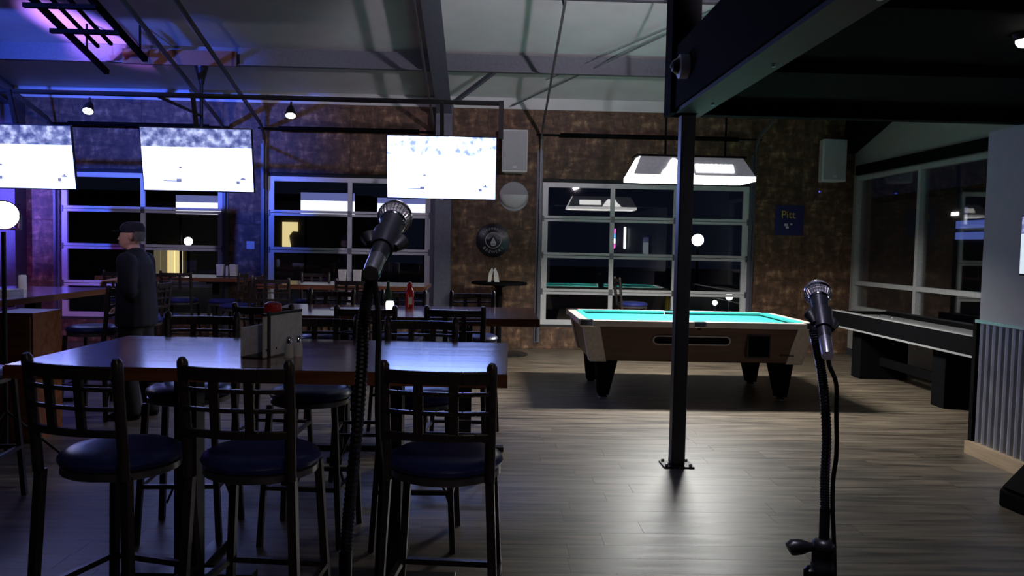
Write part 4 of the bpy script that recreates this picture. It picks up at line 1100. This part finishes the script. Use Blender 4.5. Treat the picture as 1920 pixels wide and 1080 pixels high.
MB().loft([((.045, 0, 1.53), .035, .066, X_, Y_), ((.05, 0, 1.57), .042, .074, X_, Y_), ((.045, 0, 1.612), .052, .077, X_, Y_)]).build('hair', 'hair', pe, smooth=True)

# ================================================================== OUTSIDE (night)
tag(box('parking_lot', 'asphalt', -40, 40, WY + .25, 70, -.25, -.1), 'dark asphalt parking lot outside the doors', 'ground', kind='structure')


def globe_lamp(x, y, z, r, m, label):
    t = thing('globe_lamp', label, 'street lamp', (x, y, -.1), group='lamps outside at night')
    MB().tube([(0, 0, 0), (0, 0, z - r + .1)], .05, 10).build('pole', 'blackmat', t)
    MB().lathe([(r * math.sin(t_) + .001, z + .1 - r * math.cos(t_)) for t_ in [PI * i / 10 for i in range(11)]], 20).build('globe', m, t, smooth=True)


globe_lamp(7.87, 30, 1.93, .22, 'streetwhite', 'glowing white globe lamp outside seen through the wide door beside the post')
globe_lamp(-11.12, 30, 1.50, .15, 'lampwhite', 'glowing lamp outside seen through the left door right of the man')
for k, (px, zc, wd, ht, sd) in enumerate(((-10.7, 2.85, 1.8, .75, 'left'), (-6.0, 3.0, 2.05, .85, 'middle'), (-3.2, 2.98, 2.0, .62, 'right'))):  # glowing boards added outside to imitate television reflections in the door glass
    t = thing('tv_reflection_board', ('blue-white glowing board added outside the left glazed door to imitate a TV reflection', 'blue-white glowing board added outside the middle glazed door to imitate a TV reflection, left one', 'blue-white glowing board added outside behind the left microphone to imitate a TV reflection')[k], 'sign', (px, 30.0, -.1), group='boards added outside to imitate TV reflections')
    for x in (-wd * .4, wd * .4): MB().tube([(x, .06, 0), (x, .06, zc)], .05, 8).build('post', 'blackmat', t)
    MB().box(-wd / 2, wd / 2, 0, .12, zc + .1 - ht / 2, zc + .1 + ht / 2).build('case', 'black', t)
    MB().box(-wd / 2 + .03, wd / 2 - .03, -.01, 0, zc + .1 - ht / 2 + .03, zc + .1 + ht * .12).build('lower_face', 'reflwhite', t)
    MB().box(-wd / 2 + .03, wd / 2 - .03, -.01, 0, zc + .1 + ht * .13, zc + .1 + ht / 2 - .03).build('upper_face', 'reflblue', t)
eb = thing('porch_building', 'dark building across the lot with a lit yellow porch', 'building', (-12, 32, -.1))
MB().box(-8, 7, 1, 8, 0, 3.2).build('wall', 'extwall', eb); MB().box(-8.4, 7.4, -.8, 8.4, 3.2, 3.5).build('roof', 'blackmat', eb)
for x in (-1.45, -1.17, -.88, -.58): MB().box(x - .13, x + .13, .9, .98, .1, 1.25).build('lit_panel', 'yellowlit' if x > -1 else 'yellowdim', eb)
MB().prism([(3.58, 1.45), (3.92, 1.45), (3.85, 1.9), (4.0, 2.1), (4.2, 2.08), (4.2, 2.46), (3.58, 2.46)], 'Y', .93, .98).build('lit_panel', 'yellowlit', eb)
ob = thing('blue_lit_building', 'dark building with blue lit windows seen through the right window', 'building', (15.0, 23.4, -.1))
MB().box(0, 6, -8, 8, 0, 3.6).build('wall', 'extwall', ob); MB().box(-.3, 6.3, -8.3, 8.3, 3.6, 3.8).build('roof', 'blackmat', ob)
for z0, z1 in ((2.15, 2.38), (2.50, 2.74)): MB().box(-.05, 0, .35, 1.9, z0, z1).build('lit_window', 'bluewin', ob)
MB().box(-.05, 0, 1.85, 2.2, 2.92, 3.04).build('lit_sign', 'headlight', ob)
bo = thing('bollard', 'yellow safety bollard outside the wide door', 'bollard', (3.17, 14.0, -.1))
MB().tube([(0, 0, 0), (0, 0, .78), (0, 0, .84)], [.045, .045, .02], 14).build('pipe', 'yellow', bo, smooth=True); MB().lathe([(.08, 0), (.08, .012)], 14).build('flange', 'yellow', bo)
for x, z, r_, lb_ in ((4.30, .56, .05, 'small round path light outside the wide door, left one'), (4.57, .68, .07, 'round path light outside the wide door, right one')):
    t = thing('path_light', lb_, 'lamp', (x, 15, -.1), group='path lights outside')
    MB().tube([(0, 0, 0), (0, 0, z + .05)], .02, 8).build('stem', 'steel', t); MB().lathe([(r_ * math.sin(q) + .001, z + .1 - r_ * math.cos(q)) for q in [PI * i / 8 for i in range(9)]], 14).build('globe', 'headlight', t, smooth=True)
